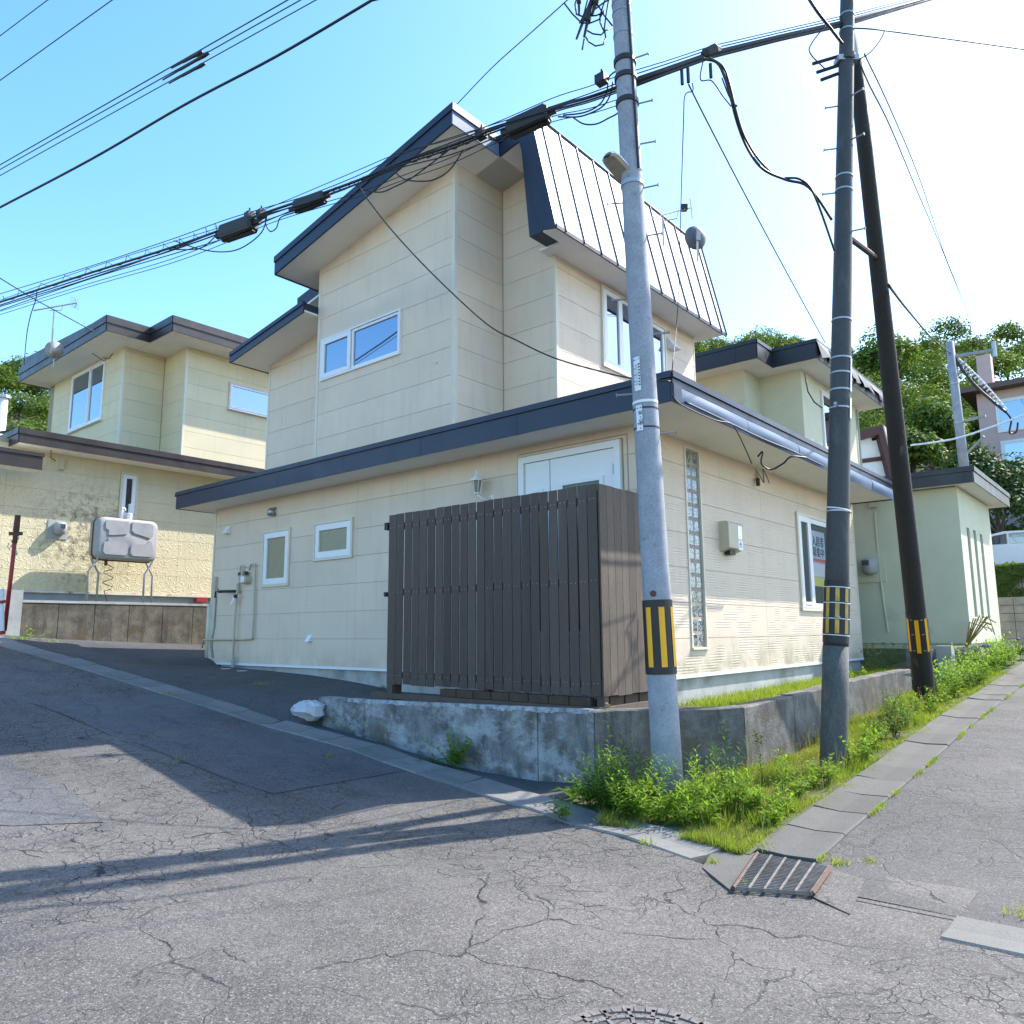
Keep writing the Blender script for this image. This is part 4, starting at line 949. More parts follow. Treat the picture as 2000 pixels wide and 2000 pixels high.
# fascia follows: left edge (x = x1_-ov), front edge y = y2-ov, small return at x = fx-ov, then y = YNU-ov
xo = x1_-ov
P0, P1, P2, P3, P4 = (xo, yl_+.6), (xo, y2-ov), (fx-ov, y2-ov), (fx-ov, YNU-ov), (16.2, YNU-ov)
ur = P('roof', MB().add([(*P0, zT), (*P1, zT), (*P2, zT), (*P3, zT), (*P4, zT), (16.2, 27, zT+.3), (xo, 27, zT+.3)], [(0,1,2,6),(2,3,4,5),(2,5,6)]), m_brownm, nh)
for a, b, o_ in ((P0, P1, (-1,0)), (P1, P2, (0,-1)), (P2, P3, (-1,0)), (P3, P4, (0,-1))): fascia_run(ur, a, b, zB, zT, o_, m_brownm, cap=.20)
P('soffit', MB().box(xo+.02, fx-ov, y2-ov+.02, yl_+.6, zB, zB+.04).box(fx-ov+.02, 16.2, YNU-ov+.02, 23, zB+.001, zB+.041), m_soffit, ur)
P('eave_end', B(xo, fx, yl_+.6, yl_+.62, zB-.02, zT), m_brownm, ur)
P('loose_wire', MB().tube([atD(180, 690, 19.3), atD(192, 698, 19.3), atD(203, 705, 19.3), atD(208, 700, 19.3), atD(201, 699, 19.4), atD(213, 700, 19.4), atD(221, 690, 19.4)], .012, 5), m_cable, nh)
# meter, bell, wire on the lower wall
u, z = PN.at(112, 1035)
q = P('meter_base', PN.box(MB(), u-.21, u+.21, z-.21, z+.22, 0, .03), m_greypl, nh)
P('electric_meter', MB().lathe(PN.pt(u+.02, z-.12, .10), (0,0,1), [(0,.06),(.04,.13),(.22,.14),(.28,.11),(.30,.02)], 14), m_greypl, q, True)
P('meter_window', PN.box(MB(), u-.02, u+.08, z+.02, z+.12, .22, .245), m_glass, q)
u, z = PN.at(118, 907); P('wall_fitting', PN.box(MB(), u-.06, u+.05, z-.13, z+.13, 0, .10), m_beigepl, nh)
P('loose_wire', MB().tube([PN.pt(*PN.at(90, 884), .3), PN.pt(*PN.at(96, 895), .1), PN.pt(*PN.at(107, 901), .05)], .01, 5), m_cable, nh)
P('vent_box', PN.box(MB(), PN.at(379,1165)[0], PN.at(401,1165)[0], zfN-.17, zfN-.07, .0, .15), m_red, nh)
# neighbour's terrace and panelled retaining wall
YR_ = 17.3
xr0 = float(onY(45, 1173, YR_)[0]); ztN = float(onY(200, 1176, YR_)[2])
nrw = thing('retaining_wall', (xr0, YR_, 1.3), 'mossy concrete panel retaining wall below the pale yellow house', 'wall')
jx = [xr0]+[float(onY(px, 1200, YR_)[0]) for px in (114, 185, 252, 318, 377)]+[12.2]
for a, b in zip(jx[:-1], jx[1:]):
    P('wall_panel', MB().box(a+.006, b-.006, YR_, YR_+.12, .7, ztN-.045), m_nret, nrw)
P('coping', B(xr0, 12.2, YR_-.012, YR_+.14, ztN-.04, ztN+.01), m_found, nrw)
P('backing', B(xr0+.01, 12.2, YR_+.125, YR_+.2, .6, ztN-.05), m_nback, nrw)
wg = thing('wing_wall', (xr0-.1, YR_-.3, 1.4), 'pale upright concrete wing wall at the left end of the mossy panel wall', 'wall')
P('panel', MB().prism([(xr0-1.2, YR_-.05, .8), (xr0-.02, YR_-.05, .8), (xr0-.02, YR_-.05, ztN+.20), (xr0-1.2, YR_-.05, ztN+.20)], (0, .2, 0)), m_found, wg)
tb = MB(); tb.add([(xr0, YR_+.16, ztN-.03), (13, YR_+.16, ztN-.03), (13, YN+.1, ztN-.03), (xr0, YN+.1, ztN-.03)], [(0,1,2,3)])
tag(tb.build('terrace', m_soil), kind='structure')
# oil tank
yt = 18.35
def Q(px, py, y=yt): return onY(px, py, y)
a = Q(195, 1010); b = Q(312, 1022); c = Q(189, 1088); d_ = Q(306, 1095)
tx0, tx1, tz0, tz1 = float(Q(190,1050)[0]), float(Q(309,1060)[0]), float((c[2]+d_[2])/2)-.03, float((a[2]+b[2])/2)+.03
tk = thing('oil_tank', ((tx0+tx1)/2, yt, ztN), 'weathered grey heating oil tank on four bent legs with rusty edges', 'oil tank')
TD = .48
def rrect(u0, u1, z0, z1, r, n=5):
    out = []
    for cx, cz, a0 in ((u1-r, z1-r, 0), (u0+r, z1-r, 90), (u0+r, z0+r, 180), (u1-r, z0+r, 270)):
        for k in range(n): t = R(a0+90*k/(n-1)); out.append((cx+r*math.cos(t), cz+r*math.sin(t)))
    return out
body = MB(); ring = []
for dy, ins in ((0, .06), (.02, .02), (.06, 0), (TD-.06, 0), (TD-.02, .02), (TD, .06)):
    ring.append([(u, yt+dy, z) for u, z in rrect(tx0+ins, tx1-ins, tz0+ins, tz1-ins, .16)])
n = len(ring[0]); body.v = [p for r_ in ring for p in r_]
for i in range(len(ring)-1):
    for k in range(n): body.f.append((i*n+k, i*n+(k+1) % n, (i+1)*n+(k+1) % n, (i+1)*n+k))
body.f += [tuple(range(n-1, -1, -1)), tuple(range((len(ring)-1)*n, len(ring)*n))]; body.f = [q[::-1] for q in body.f]; body.m = [0]*len(body.f)
P('tank_body', body, m_tank, tk, True)
W, H = tx1-tx0, tz1-tz0
def T_(u, v): return (tx0+W*u, yt-.004, tz0+H*v)
for pts in ([(.13,.92),(.47,.92),(.49,.86),(.49,.66),(.46,.62),(.22,.57),(.17,.57),(.17,.68),(.12,.72),(.11,.86)], [(.54,.92),(.86,.92),(.90,.86),(.90,.62),(.85,.56),(.81,.58),(.58,.66),(.54,.72)],
            [(.17,.50),(.21,.50),(.24,.45),(.45,.40),(.49,.34),(.49,.16),(.46,.11),(.14,.11),(.10,.17),(.11,.38),(.17,.42)], [(.56,.38),(.80,.42),(.84,.50),(.88,.48),(.90,.36),(.92,.28),(.90,.14),(.86,.11),(.58,.11),(.54,.17),(.54,.34)]):
    P('pressed_panel', MB().prism([T_(*q) for q in pts], (0, -.018, 0)), m_tank, tk)
P('rust_seam', MB().tube([(u, yt+TD*.5, z) for u, z in rrect(tx0-.006, tx1+.006, tz0-.008, tz1+.006, .16)]+[(tx1+.006, yt+TD*.5, tz1-.154)], .018, 4), m_rust, tk)
for u, s_ in ((.05, -1), (.05, 1), (.95, -1), (.95, 1)):
    x = tx0+W*u; y0 = yt+TD/2+s_*.16
    P('leg', MB().tube([(x, y0, tz0+H*.5), (x, y0, tz0-.01), (x+s_*.06, y0-.0, tz0-.12), (x+s_*.17, y0, tz0-.30), (x+s_*.17, y0, ztN-.03)], .024, 7), m_tank, tk, True)
P('filler_pipe', MB().tube([(tx0+W*.42, yt+.2, tz1-.01), (tx0+W*.42, yt+.2, tz1+.22), (tx0+W*.43, yt+.2, tz1+.27), (tx0+W*.46, yt+.2, tz1+.26), (tx0+W*.47, yt+.2, tz1+.2)], .028, 7), m_white, tk, True)
P('gauge', MB().lathe((tx0+W*.55, yt+.2, tz1-.01), (0,0,1), [(0,.06),(.16,.06),(.17,.04)], 10), m_paper, tk)
P('drain_cock', MB().lathe((tx0+W*.22, yt+.2, tz0-.14), (0,0,1), [(0,.03),(.10,.035),(.15,.07)], 8), m_rust, tk)
P('fuel_line', MB().tube([(tx0+W*.24, yt+.2, tz0-.08)]+[(tx0+W*(.30+.09*math.sin(k*1.25)), yt+.3, tz0-.12-k*.045) for k in range(14)]+[(tx0+W*.33, yt+.3, ztN-.02)], .009, 5), m_cable, tk)
# red hydrant marker pole at far left
rp0, rp1 = atD(9, 1232, 13.0), atD(35, 1006, 13.0)
rd = thing('marker_pole', rp0, 'thin leaning red pole with a dark valve and chains at its top, far left', 'pole')
P('shaft', MB().tube([rp0, rp0+(rp1-rp0)*.78], .033, 8), m_red, rd, True)
P('valve_head', MB().tube([rp0+(rp1-rp0)*.76, rp0+(rp1-rp0)*.86], .04, 8).tube([rp0+(rp1-rp0)*.86, rp1], [.05,.045], 8).obox(rp0+(rp1-rp0)*.84, CR*.10, CU*.03, _f*.03), m_rust, rd)
ch = MB()
for k in range(9):
    c = rp0+(rp1-rp0)*(.83-.022*k)+CR*.05*math.sin(k)+CU*0; ch.tube([c, c+CU*.03+CR*.012, c+CU*.045], .012, 4)
    ch.tube([c-CR*.06, c-CR*.06+CU*.035], .010, 4)
P('chain', ch, m_steel, rd)
sp0, sp1 = atD(3, 1236, 12.6), atD(3, 1150, 12.6)
wp = thing('marker_pole', sp0, 'short white post with red bands beside the red marker pole', 'pole')
P('shaft', MB().tube([sp0, sp1], .04, 8), m_white, wp); P('band', MB().tube([sp0+(sp1-sp0)*.68, sp0+(sp1-sp0)*.74], .062, 8), m_red, wp); P('band', MB().tube([sp0-CU*.02, sp0+(sp1-sp0)*.05], .06, 8), m_red, wp)
# chimney pipe in front of the hill
c0 = atD(4, 850, 30); c1 = atD(8, 778, 30)
cp = thing('flue_pipe', c0, 'white flue pipe in front of the wooded hill at the left edge', 'flue')
P('pipe', MB().tube([c0-[0,0,6], c1], .14, 10), m_white, cp, True); P('cowl', MB().tube([c1, c1+[0,0,.12]], .22, 10), m_steel, cp)

# ================================================================ RIGHT NEIGHBOUR
XG = 17.6
gcr = onX(1868, 950, XG); yG = float(gcr[1]); zGt = float(gcr[2]); zGb = float(onX(1897, 1257, XG)[2])
gh = thing('neighbour_house', (XG, yG, 1.2), 'pale green rendered house with black roof edges and three slit windows on the right', 'house')
xg1 = float(onY(1957, 1253, yG)[0])
sl = []
PG = Pl('y', yG)
for pa, pb in (((1887,1025),(1913,1205)), ((1900,1030),(1925,1207)), ((1913,1038),(1937,1207))):
    u0 = PG.at(*pa)[0]; z1 = PG.at(*pa)[1]; z0 = PG.at(*pb)[1]; sl.append((u0, u0+.30, z0, z1-.05))
gw = MB(); gw.box(XG+.05, xg1, yG+.05, 12, zGb-.3, zGt); o = P('wall', gw, m_green, gh)
P('plinth', B(XG+.03, xg1, yG+.06, 12, .5, zGb-.3), m_found, gh)
fw_ = MB(); fw_.box(XG, XG+.05, yG, 12, zGb, zGt)
for r_ in (lambda: [(XG+.05, xg1, zGb, zGt)])():
    rects = [r_]
    for s_ in sl: rects = subtract(rects, s_)
    for u0, u1, z0, z1 in rects: fw_.box(u0, u1, yG, yG+.05, z0, z1)
P('render_face', fw_, m_green, gh)
for s_ in sl: P('slit_window', B(s_[0], s_[1], yG+.04, yG+.048, s_[2], s_[3]), m_glass, gh)
zr1 = zGt+.02; zr2 = float(onX(1862, 915, XG-.3)[2])
gr_ = P('roof', B(XG-.3, xg1+.5, yG-.35, 12, zr1, zr2-.02), m_soffit, gh)
fascia_run(gr_, (XG-.3, 12), (XG-.3, yG-.35), zr1-.02, zr2, (-1, 0), m_blackm, cap=.1); fascia_run(gr_, (XG-.3, yG-.35), (xg1+.5, yG-.35), zr1-.02, zr2, (0, -1), m_blackm, cap=.1)
P('roof_sheet', B(XG-.28, xg1+.48, yG-.33, 12, zr2-.018, zr2+.02), m_blackm, gr_)
PGx = Pl('x', XG)
u, z = PGx.at(1700, 1107)
q = P('meter_base', PGx.box(MB(), u-.30, u+.28, z-.33, z+.30, 0, .03), m_green, gh)
P('electric_meter', MB().lathe(PGx.pt(u-.02, z-.17, .12), (0,0,1), [(0,.08),(.05,.15),(.25,.16),(.33,.13),(.35,.02)], 14), m_greypl, q, True)
P('meter_window', PGx.box(MB(), u-.05, u+.09, z+.02, z+.12, .27, .29), m_glass, q)
P('wall_fitting', PGx.box(MB(), PGx.at(1706,985)[0]-.07, PGx.at(1706,985)[0]+.07, PGx.at(1706,992)[1], PGx.at(1706,978)[1], 0, .1), m_beigepl, gh)
P('conduit', MB().tube([PGx.pt(*PGx.at(a, b), .02) for a, b in ((1709,1000),(1714,1060),(1719,1120),(1727,1180),(1735,1235))], .02, 5), m_green, gh)
# upper storey
xa = 18.0; ca = onX(1452, 712, xa); ya = float(ca[1]); xb = float(onY(1482, 732, ya)[0]); cb = onX(1564, 730, xb); yb_2 = float(cb[1])
zgU = float((ca[2]+cb[2])/2); xe2 = float(onY(1672, 800, yb_2)[0])
P('wall', MB().box(xa, xb+2, ya, 13, 4.4, zgU+.05).box(xb, xe2, yb_2, 13.001, 4.4, zgU+.049), m_green, gh)
PGb = Pl('y', yb_2)
a = PGb.at(1603, 765); b = PGb.at(1614, 870)
window(gh, PGb, float(a[0]), float(a[0])+1.3, float(b[1])-.1, float(a[1])-.02, [(0, 1, .06, 0)], m_glassdark, casing=.06, case_mat=m_white)
zz1 = float(onX(1480, 671, xa-.6)[2])
ovh = .6
xA2, yA2, xB2, yB2 = xa-ovh, ya-ovh, xb-ovh, yb_2-ovh
zU0, zU1 = zgU, zgU+.46
gu = P('roof', MB().box(xA2+.02, xb+3, yA2+.02, 13, zU0, zU1-.02).box(xB2+.02, xe2+.6, yB2+.02, 13.001, zU0+.001, zU1-.021), m_soffit, gh)
for a, b, o_ in (((xA2, 13), (xA2, yA2), (-1,0)), ((xA2, yA2), (xB2, yA2), (0,-1)), ((xB2, yA2), (xB2, yB2), (-1,0)), ((xB2, yB2), (xe2+.6, yB2), (0,-1))): fascia_run(gu, a, b, zU0-.02, zU1, o_, m_blackm, cap=.09)
P('roof_sheet', MB().box(xA2, xb+3, yA2, 13, zU1-.018, zU1+.01).box(xB2, xe2+.6, yB2, 13.001, zU1-.017, zU1+.011), m_blackm, gu)
# torn netting hanging from the eave
m_net = M('grey_torn_netting', (.10,.11,.12), .7, var=.5, vs=9)
nt_ = MB(); rs_ = np.random.RandomState(4); x = xB2
while x < xe2+.5:
    w_ = rs_.uniform(.25, .6); h1, h2 = rs_.uniform(.18, .5, 2)
    nt_.add([(x, yB2-.04, zU1-.05), (x+w_, yB2-.05, zU1-.06), (x+w_*.9, yB2-.10-.1*rs_.rand(), zU1-h1), (x+.05, yB2-.06-.1*rs_.rand(), zU1-h2)], [(0,1,2,3),(3,2,1,0)]); x += w_*.8
P('netting', nt_, m_net, gh)
P('eave_wire', MB().tube([atD(1572, 729, 16.5), atD(1574, 745, 16.4), atD(1578, 765, 16.3), atD(1590, 785, 16.3), atD(1606, 797, 16.3)], .014, 5), m_cable, gh)
P('loose_pipe', MB().tube([PGb.pt(xe2-.05, zgU-.1, .04), PGb.pt(xe2-.05, 4.5, .04)], .03, 6), m_greypl, gh)

# ---- brown and white gabled house beyond, pink house, stone wall, car
D = 30
def bx(px, py, d=D): return atD(px, py, d)
bg_ = thing('gabled_house', bx(1700, 920), 'white gabled house with dark red brown timber trim half hidden behind the leaning black pole', 'house')
e = np.array([_f[0], _f[1], 0]); e /= np.linalg.norm(e); rt = np.cross(e, [0,0,1.])
g = [bx(1660,970), bx(1742,970), bx(1738,930), bx(1716,836), bx(1660,855)]
P('wall', MB().prism(g, e*4), m_white, bg_)
P('roof_trim', MB().prism([bx(1655,866,D-.3), bx(1655,846,D-.3), bx(1724,831,D-.3), bx(1717,848,D-.3)], e*4.2), m_red if False else M('red_brown_timber', (.085,.035,.035), .6), bg_)
m_rb = bpy.data.materials['red_brown_timber']
P('gable_trim', MB().prism([bx(1716,846,D-.3), bx(1724,831,D-.3), bx(1752,940,D-.3), bx(1742,946,D-.3)], e*4.2), m_rb, bg_)
P('roof_side', MB().prism([bx(1724,831,D-.28), bx(1738,846,D+3.5), bx(1756,925,D+3.5), bx(1752,940,D-.28)], rt*.05), M('pale_roof_side', (.55,.47,.44), .6), bg_)
P('timber_band', MB().prism([bx(1670,906,D-.05), bx(1670,898,D-.05), bx(1730,890,D-.05), bx(1732,898,D-.05)], e*.2), m_rb, bg_)
P('louvre', MB().prism([bx(1704,861,D-.03), bx(1716,858,D-.03), bx(1716,852,D-.03), bx(1703,855,D-.03)], e*.2), m_dark, bg_)
D2 = 38
pk = thing('pink_house', bx(1950, 930, D2), 'pink rendered two storey house on the hillside at the right edge', 'house')
xp, yp2 = bx(1907, 775, D2)[:2]
zp0, zp1 = float(bx(1907, 960, D2)[2])-3, float(bx(1907, 770, D2)[2])
P('wall', B(xp, xp+7, yp2-9, yp2, zp0, zp1), m_pink, pk)
P('roof', B(xp-.7, xp+7.5, yp2-9.5, yp2+.6, zp1, zp1+.25), M('brown_roof_sheet', (.12,.07,.06), .6), pk)
P('chimney', B(xp+.3, xp+1.0, yp2-.7, yp2-.1, zp1+.2, zp1+2.0), m_pink, pk)
Pp = Pl('x', xp)
for (a, b) in (((1947,785),(2032,815)), ((1958,865),(2040,905))):
    u1, z1 = Pp.at(*a); u0, z0 = Pp.at(*b); z0 = z1-1.45
    window(pk, Pp, u1-3.4, u1, z0, z1, [(0,.33,.07,0),(.33,.66,.07,.01),(.66,1,.07,0)], m_glass, casing=.08, case_mat=m_white)
P('balcony_rail', MB().box(xp-.6, xp-.56, yp2-8, yp2-1.2, zp1-4.9, zp1-4.84).box(xp-.6, xp-.56, yp2-8, yp2-1.2, zp1-4.5, zp1-4.44), m_steel, pk)
sw = thing('stone_wall', (26, 3, 1.3), 'tall blotchy masonry retaining wall below the parked white car', 'wall')
xs = 26.5; y_0 = 5.2; zsw1 = float(onX(1975, 1105, xs)[2])
m_sw = concrete_wall('ivy_stained_masonry', (.34,.31,.25), (.16,.14,.10), (.10,.12,.04))
k = 0
for zz in np.arange(.9, zsw1, .36):
    yb = -1.0-(k % 2)*.4
    while yb < y_0:
        wv_ = random.uniform(.6, 1.0); P('stone', B(xs+random.uniform(0, .03), xs+.4, yb+.01, min(yb+wv_, y_0)-.01, zz+.01, min(zz+.35, zsw1)), m_sw, sw); yb += wv_
    k += 1
P('coping', B(xs-.03, xs+.45, -1, y_0, zsw1, zsw1+.07), m_found, sw)
bp = thing('block_wall', (22.3, 3, .9), 'short end of a brown concrete block wall beside the green house', 'wall')
xk = 22.4; ak = onX(1957, 1255, xk); bk_ = onX(1991, 1168, xk)
for i in range(7):
    z0 = float(ak[2])-.1+i*.2
    if z0+.2 > float(bk_[2])+.05: break
    for j in range(2):
        P('block', B(xk, xk+.9, float(ak[1])-.32*(j+1)+.005, float(ak[1])-.32*j-.005, z0+.005, z0+.195), m_stone, bp)
# car
cc = onX(1995, 1102, 30.5); zc_ = zsw1+.0; CRY = float(cc[1])
cr = thing('car', (30.5, CRY, zc_), 'white saloon car parked on the terrace above the masonry wall', 'car')
def cbody(prof, x0, x1, mat, name, parent):
    return P(name, MB().prism([(x0, CRY+1.9-u, zc_+v) for u, v in prof], (x1-x0, 0, 0)), mat, parent, False)
cbody([(0,.45),(.02,.75),(.12,.93),(.9,1.0),(3.2,.98),(4.3,.85),(4.45,.6),(4.4,.3),(.1,.3)], 30.5, 32.2, m_carw, 'body', cr)
cbody([(.25,.94),(1.0,1.36),(1.5,1.45),(2.3,1.43),(3.1,.97)], 30.62, 32.08, m_carw, 'cabin', cr)
cbody([(.75,1.02),(1.15,1.31),(1.55,1.37),(1.55,1.02)], 30.60, 30.61, m_glassdark, 'window', cr); cbody([(1.62,1.02),(1.62,1.37),(2.25,1.36),(2.85,1.02)], 30.60, 30.61, m_glassdark, 'window', cr)
for u in (.85, 3.5):
    wq = P('wheel', MB().lathe((30.48, CRY+1.9-u, zc_+.31), (1,0,0), [(0,.24),(.02,.31),(.2,.31)], 20), m_rubber, cr); P('rim', MB().lathe((30.47, CRY+1.9-u, zc_+.31), (1,0,0), [(0,.19),(.02,.2)], 14), m_steel, wq)
tb = MB(); tb.add([(26.6,-2,zsw1-.02),(40,-2,zsw1+.2),(40,9,zsw1+.4),(26.6,6,zsw1-.02)], [(0,1,2,3)]); tag(tb.build('parking_terrace', m_lot), kind='structure')

# ================================================================ POLES
FH = np.array([math.cos(YAW), math.sin(YAW), 0])
def up_from(base, px, py):
    r = ray(px, py); t = (base@FH)/(r@FH); return r*t+np.array([0, 0, CZ])
def pyof(p):
    c = p-np.array([0, 0, CZ]); return 1000-FPX*(c@CU)/(c@_f)
class Pole:
    def __init__(s, base, top, r0, r1): s.b, s.t, s.r0, s.r1 = np.array(base), np.array(top), r0, r1
    def f(s, t): return s.b+(s.t-s.b)*t
    def rad(s, t): return s.r0+(s.r1-s.r0)*t
    def ty(s, py):
        a, b = -.2, 1.6
        for _ in range(50):
            m = (a+b)/2
            if pyof(s.f(m)) > py: a = m
            else: b = m
        return a
    def sleeve(s, parent, y0, y1, mat, name, ex=.008, n=20):
        a, b = s.ty(y0), s.ty(y1); return P(name, MB().tube([s.f(a), s.f(b)], [s.rad(a)+ex, s.rad(b)+ex], n), mat, parent, False)
    def side(s, t, ang, ex=0.):      # ang 0 faces the camera, + to the right in the photo
        p = s.f(t); v = np.array([CZ*0, 0, 0])+(-p); v[2] = 0; v /= np.linalg.norm(v); w_ = np.array([-v[1], v[0], 0])
        d = v*math.cos(ang)+w_*math.sin(ang); ax_ = (s.t-s.b)/np.linalg.norm(s.t-s.b); d = d-ax_*(d@ax_); d /= np.linalg.norm(d); return p+d*(s.rad(t)+ex), d
    def strips(s, parent, y0, y1, n, a0, hw, mat, ex=.010):
        a, b = s.ty(y0), s.ty(y1)
        for k in range(n):
            ang = a0+2*math.pi*k/n; q = MB(); V = []
            for t in (a, b):
                for e in (-1, 0, 1): V.append(s.side(t, ang+e*hw, ex)[0])
            q.add(V, [(0,1,4,3),(1,2,5,4)]); q.f = q.f+[f[::-1] for f in q.f]; q.m = [0]*4; P('reflective_strip', q, mat, parent)
    def steps(s, parent, lst, mat, L=.17):
        for py, ang in lst:
            t = s.ty(py); p, d = s.side(t, ang, -.01); P('step_bolt', MB().tube([p, p+d*L], .009, 6).tube([p+d*(L-.012), p+d*L], .018, 6), mat, parent)
b1 = onZ(1307, 1567, .05); t1 = up_from(b1, 1213, 0)
p1 = Pole(b1-(t1-b1)*.05, b1+(t1-b1)*1.35, .150, .085)
p1.r0 = .143; sc_ = (p1.f(p1.ty(0)))
up1 = thing('utility_pole', b1, 'pale grey concrete utility pole with black and yellow band and street light at the corner', 'utility pole')
P('shaft', MB().tube([p1.f(t) for t in np.linspace(0, 1, 12)], [p1.rad(t) for t in np.linspace(0, 1, 12)], 28), m_pole, up1, True)
p1.sleeve(up1, 1316, 1172, m_sleeve, 'hazard_sleeve', .009, 24); p1.strips(up1, 1302, 1186, 7, R(14), .19, m_yellow, .0135)
for py in (8, 27, 70): p1.sleeve(up1, py+3, py, m_steel, 'steel_band', .006)
for py in (343,): p1.sleeve(up1, 366, 358, m_steel, 'steel_band', .010)
for py in (118, 150, 198): p1.sleeve(up1, py+9, py, m_sleeve, 'cable_band', .016)
p1.sleeve(up1, 791, 786, m_white, 'white_band', .004); p1.sleeve(up1, 803, 800, m_sleeve, 'wire_tie', .004); p1.sleeve(up1, 840, 837, m_sleeve, 'wire_tie', .004)
p1.steps(up1, [(120, R(75)), (208, R(80)), (285, R(85)), (372, R(80)), (464, R(85)), (655, R(88)), (848, R(88)), (582, R(-88)), (768, R(-88)), (395, R(-85))], m_steel)
q = MB(); 
q.tube([p1.side(p1.ty(y), R(38), .012)[0] for y in range(-40, 360, 20)], .012, 5); P('cable_conduit', q, m_cable, up1)
q = MB(); q.tube([p1.side(p1.ty(y), R(48), .008)[0] for y in range(22, 130, 12)], .012, 5); P('earth_wire_cover', q, m_white, up1)
P('nail_plate', MB().lathe(p1.side(p1.ty(1160), R(-14), .0)[0], p1.side(p1.ty(1160), R(-14), 0)[1], [(0,.03),(.008,.03),(.012,.01)], 12), m_rust, up1)
def plate(pole, parent, y0, y1, a0, a1, name='number_plate', ex=.008):
    q = MB(); V = []; n = 5
    for y in (y0, y1):
        t = pole.ty(y)
        for i in range(n): V.append(pole.side(t, a0+(a1-a0)*i/(n-1), ex)[0])
    q.add(V, [(i, i+1, n+i+1, n+i) for i in range(n-1)]); q.f = q.f+[f[::-1] for f in q.f]; q.m = [0]*len(q.f)
    return P(name, q, m_paper, parent)
def plate_marks(pole, parent, rows, txt=None):
    for y, ang, h, s_ in rows:
        t = pole.ty(y); p, d = pole.side(t, ang, .0105); ux = np.array([-d[1], d[0], 0]); 
        if s_ in '#.':
            MB().obox(p, ux*h*(.5 if s_ == '#' else .25), np.array([0,0,1])*h*.5, d*.0006).build('print_mark', m_ink, parent)
        else: textmesh(s_, h*1.5, m_ink, frame_mtx(p, ux, (0,0,1)), 'lettering', parent, .0006)
pl1 = plate(p1, up1, 769, 703, R(-46), R(-14)); A_ = [R(-40), R(-30), R(-19)]
plate_marks(p1, pl1, [(709, A_[0], .014, '#'), (709, A_[1], .009, '.'), (708, A_[2], .012, '.')]+[(718+5.6*k, A_[2], .015, '#') for k in range(8)]+[(720+6*k, A_[0], .017, '口' if k % 2 else '一') for k in range(7)]+[(720+6*k, A_[1], .017, '二' if k % 3 else '〇') for k in range(7)])
pl2 = plate(p1, up1, 846, 796, R(-46), R(-15)); 
plate_marks(p1, pl2, [(802, R(-36), .012, '#'), (802, R(-22), .013, '#'), (812, R(-24), .030, '桜'), (820, R(-23), .020, 'ヶ'), (826, R(-23), .028, '山'), (832.5, R(-22), .028, '幹'), (832, R(-36), .014, '#'), (841, R(-26), .010, '#')])
# crossarm with insulators near the top (mostly above the picture)
d1 = np.array([-.215, .977, 0]); n1 = np.array([.977, .215, 0])
ct_ = p1.f(.93)
P('crossarm', MB().obox(ct_, n1*.75, d1*.04, (0,0,.04)), m_steel, up1)
for k in (-.65, 0.05, .65): P('pin_insulator', MB().lathe(ct_+n1*k+[0,0,.04], (0,0,1), [(0,.02),(.06,.03),(.07,.06),(.12,.05),(.14,.06),(.2,.03)], 10), m_white, up1)
# street light
lt = p1.ty(345); base = p1.f(lt); dl_ = float(base@_f)
e0 = atD(1238, 362, dl_-.12); e1 = atD(1186, 303, dl_-.42)
ax = (e1-e0); L = np.linalg.norm(ax); ax /= L; nrm = np.cross(ax, [0,0,1]); nrm /= np.linalg.norm(nrm); dn = np.cross(ax, nrm); dn = dn if dn[2] < 0 else -dn
sl_ = thing('street_light', e0, 'pale street light with beige underside fixed to the concrete pole', 'street light')
q = MB(); prof = []
for i, (t, wd) in enumerate(((0,.06),(.06,.085),(.15,.10),(.6,.105),(.85,.10),(.95,.085),(1.,.05))):
    c = e0+ax*L*t
    for k in range(9):
        a = math.pi*k/8; q.v.append(tuple(c+nrm*wd*math.cos(a)-dn*(wd*.75)*math.sin(a)))
for i in range(6):
    for k in range(8): q.f.append((i*9+k, i*9+k+1, (i+1)*9+k+1, (i+1)*9+k))
q.f += [tuple(range(9)), tuple(range(6*9, 63))[::-1]]; q.m = [0]*len(q.f)
P('housing', q, m_white, sl_, True)
q = MB(); V = []
for t, wd in ((0,.058),(.06,.083),(.15,.097),(.6,.102),(.85,.097),(.95,.082),(1.,.048)): V += [e0+ax*L*t-nrm*wd+dn*.002, e0+ax*L*t+nrm*wd+dn*.002, e0+ax*L*t+nrm*wd*.8+dn*.03, e0+ax*L*t-nrm*wd*.8+dn*.03]
q.v = [tuple(p) for p in V]
for i in range(6):
    for a, b in ((1,2),(2,3),(3,0)): q.f.append((i*4+a, i*4+b, (i+1)*4+b, (i+1)*4+a))
q.m = [0]*len(q.f); P('diffuser', q, M('beige_diffuser', (.40,.36,.27), .4, dirt=(.2,.17,.12), ds=6), sl_)
P('bracket', MB().tube([e0+ax*.03, base], .03, 8).obox(e0+ax*.05, ax*.05, nrm*.06, dn*.03), m_steel, sl_)
P('photocell_wire', MB().tube([e0+nrm*.06, e0+nrm*.02+dn*.1, e0-nrm*.05+dn*.13, base-[0,0,.15]], .006, 4), m_cable, sl_)
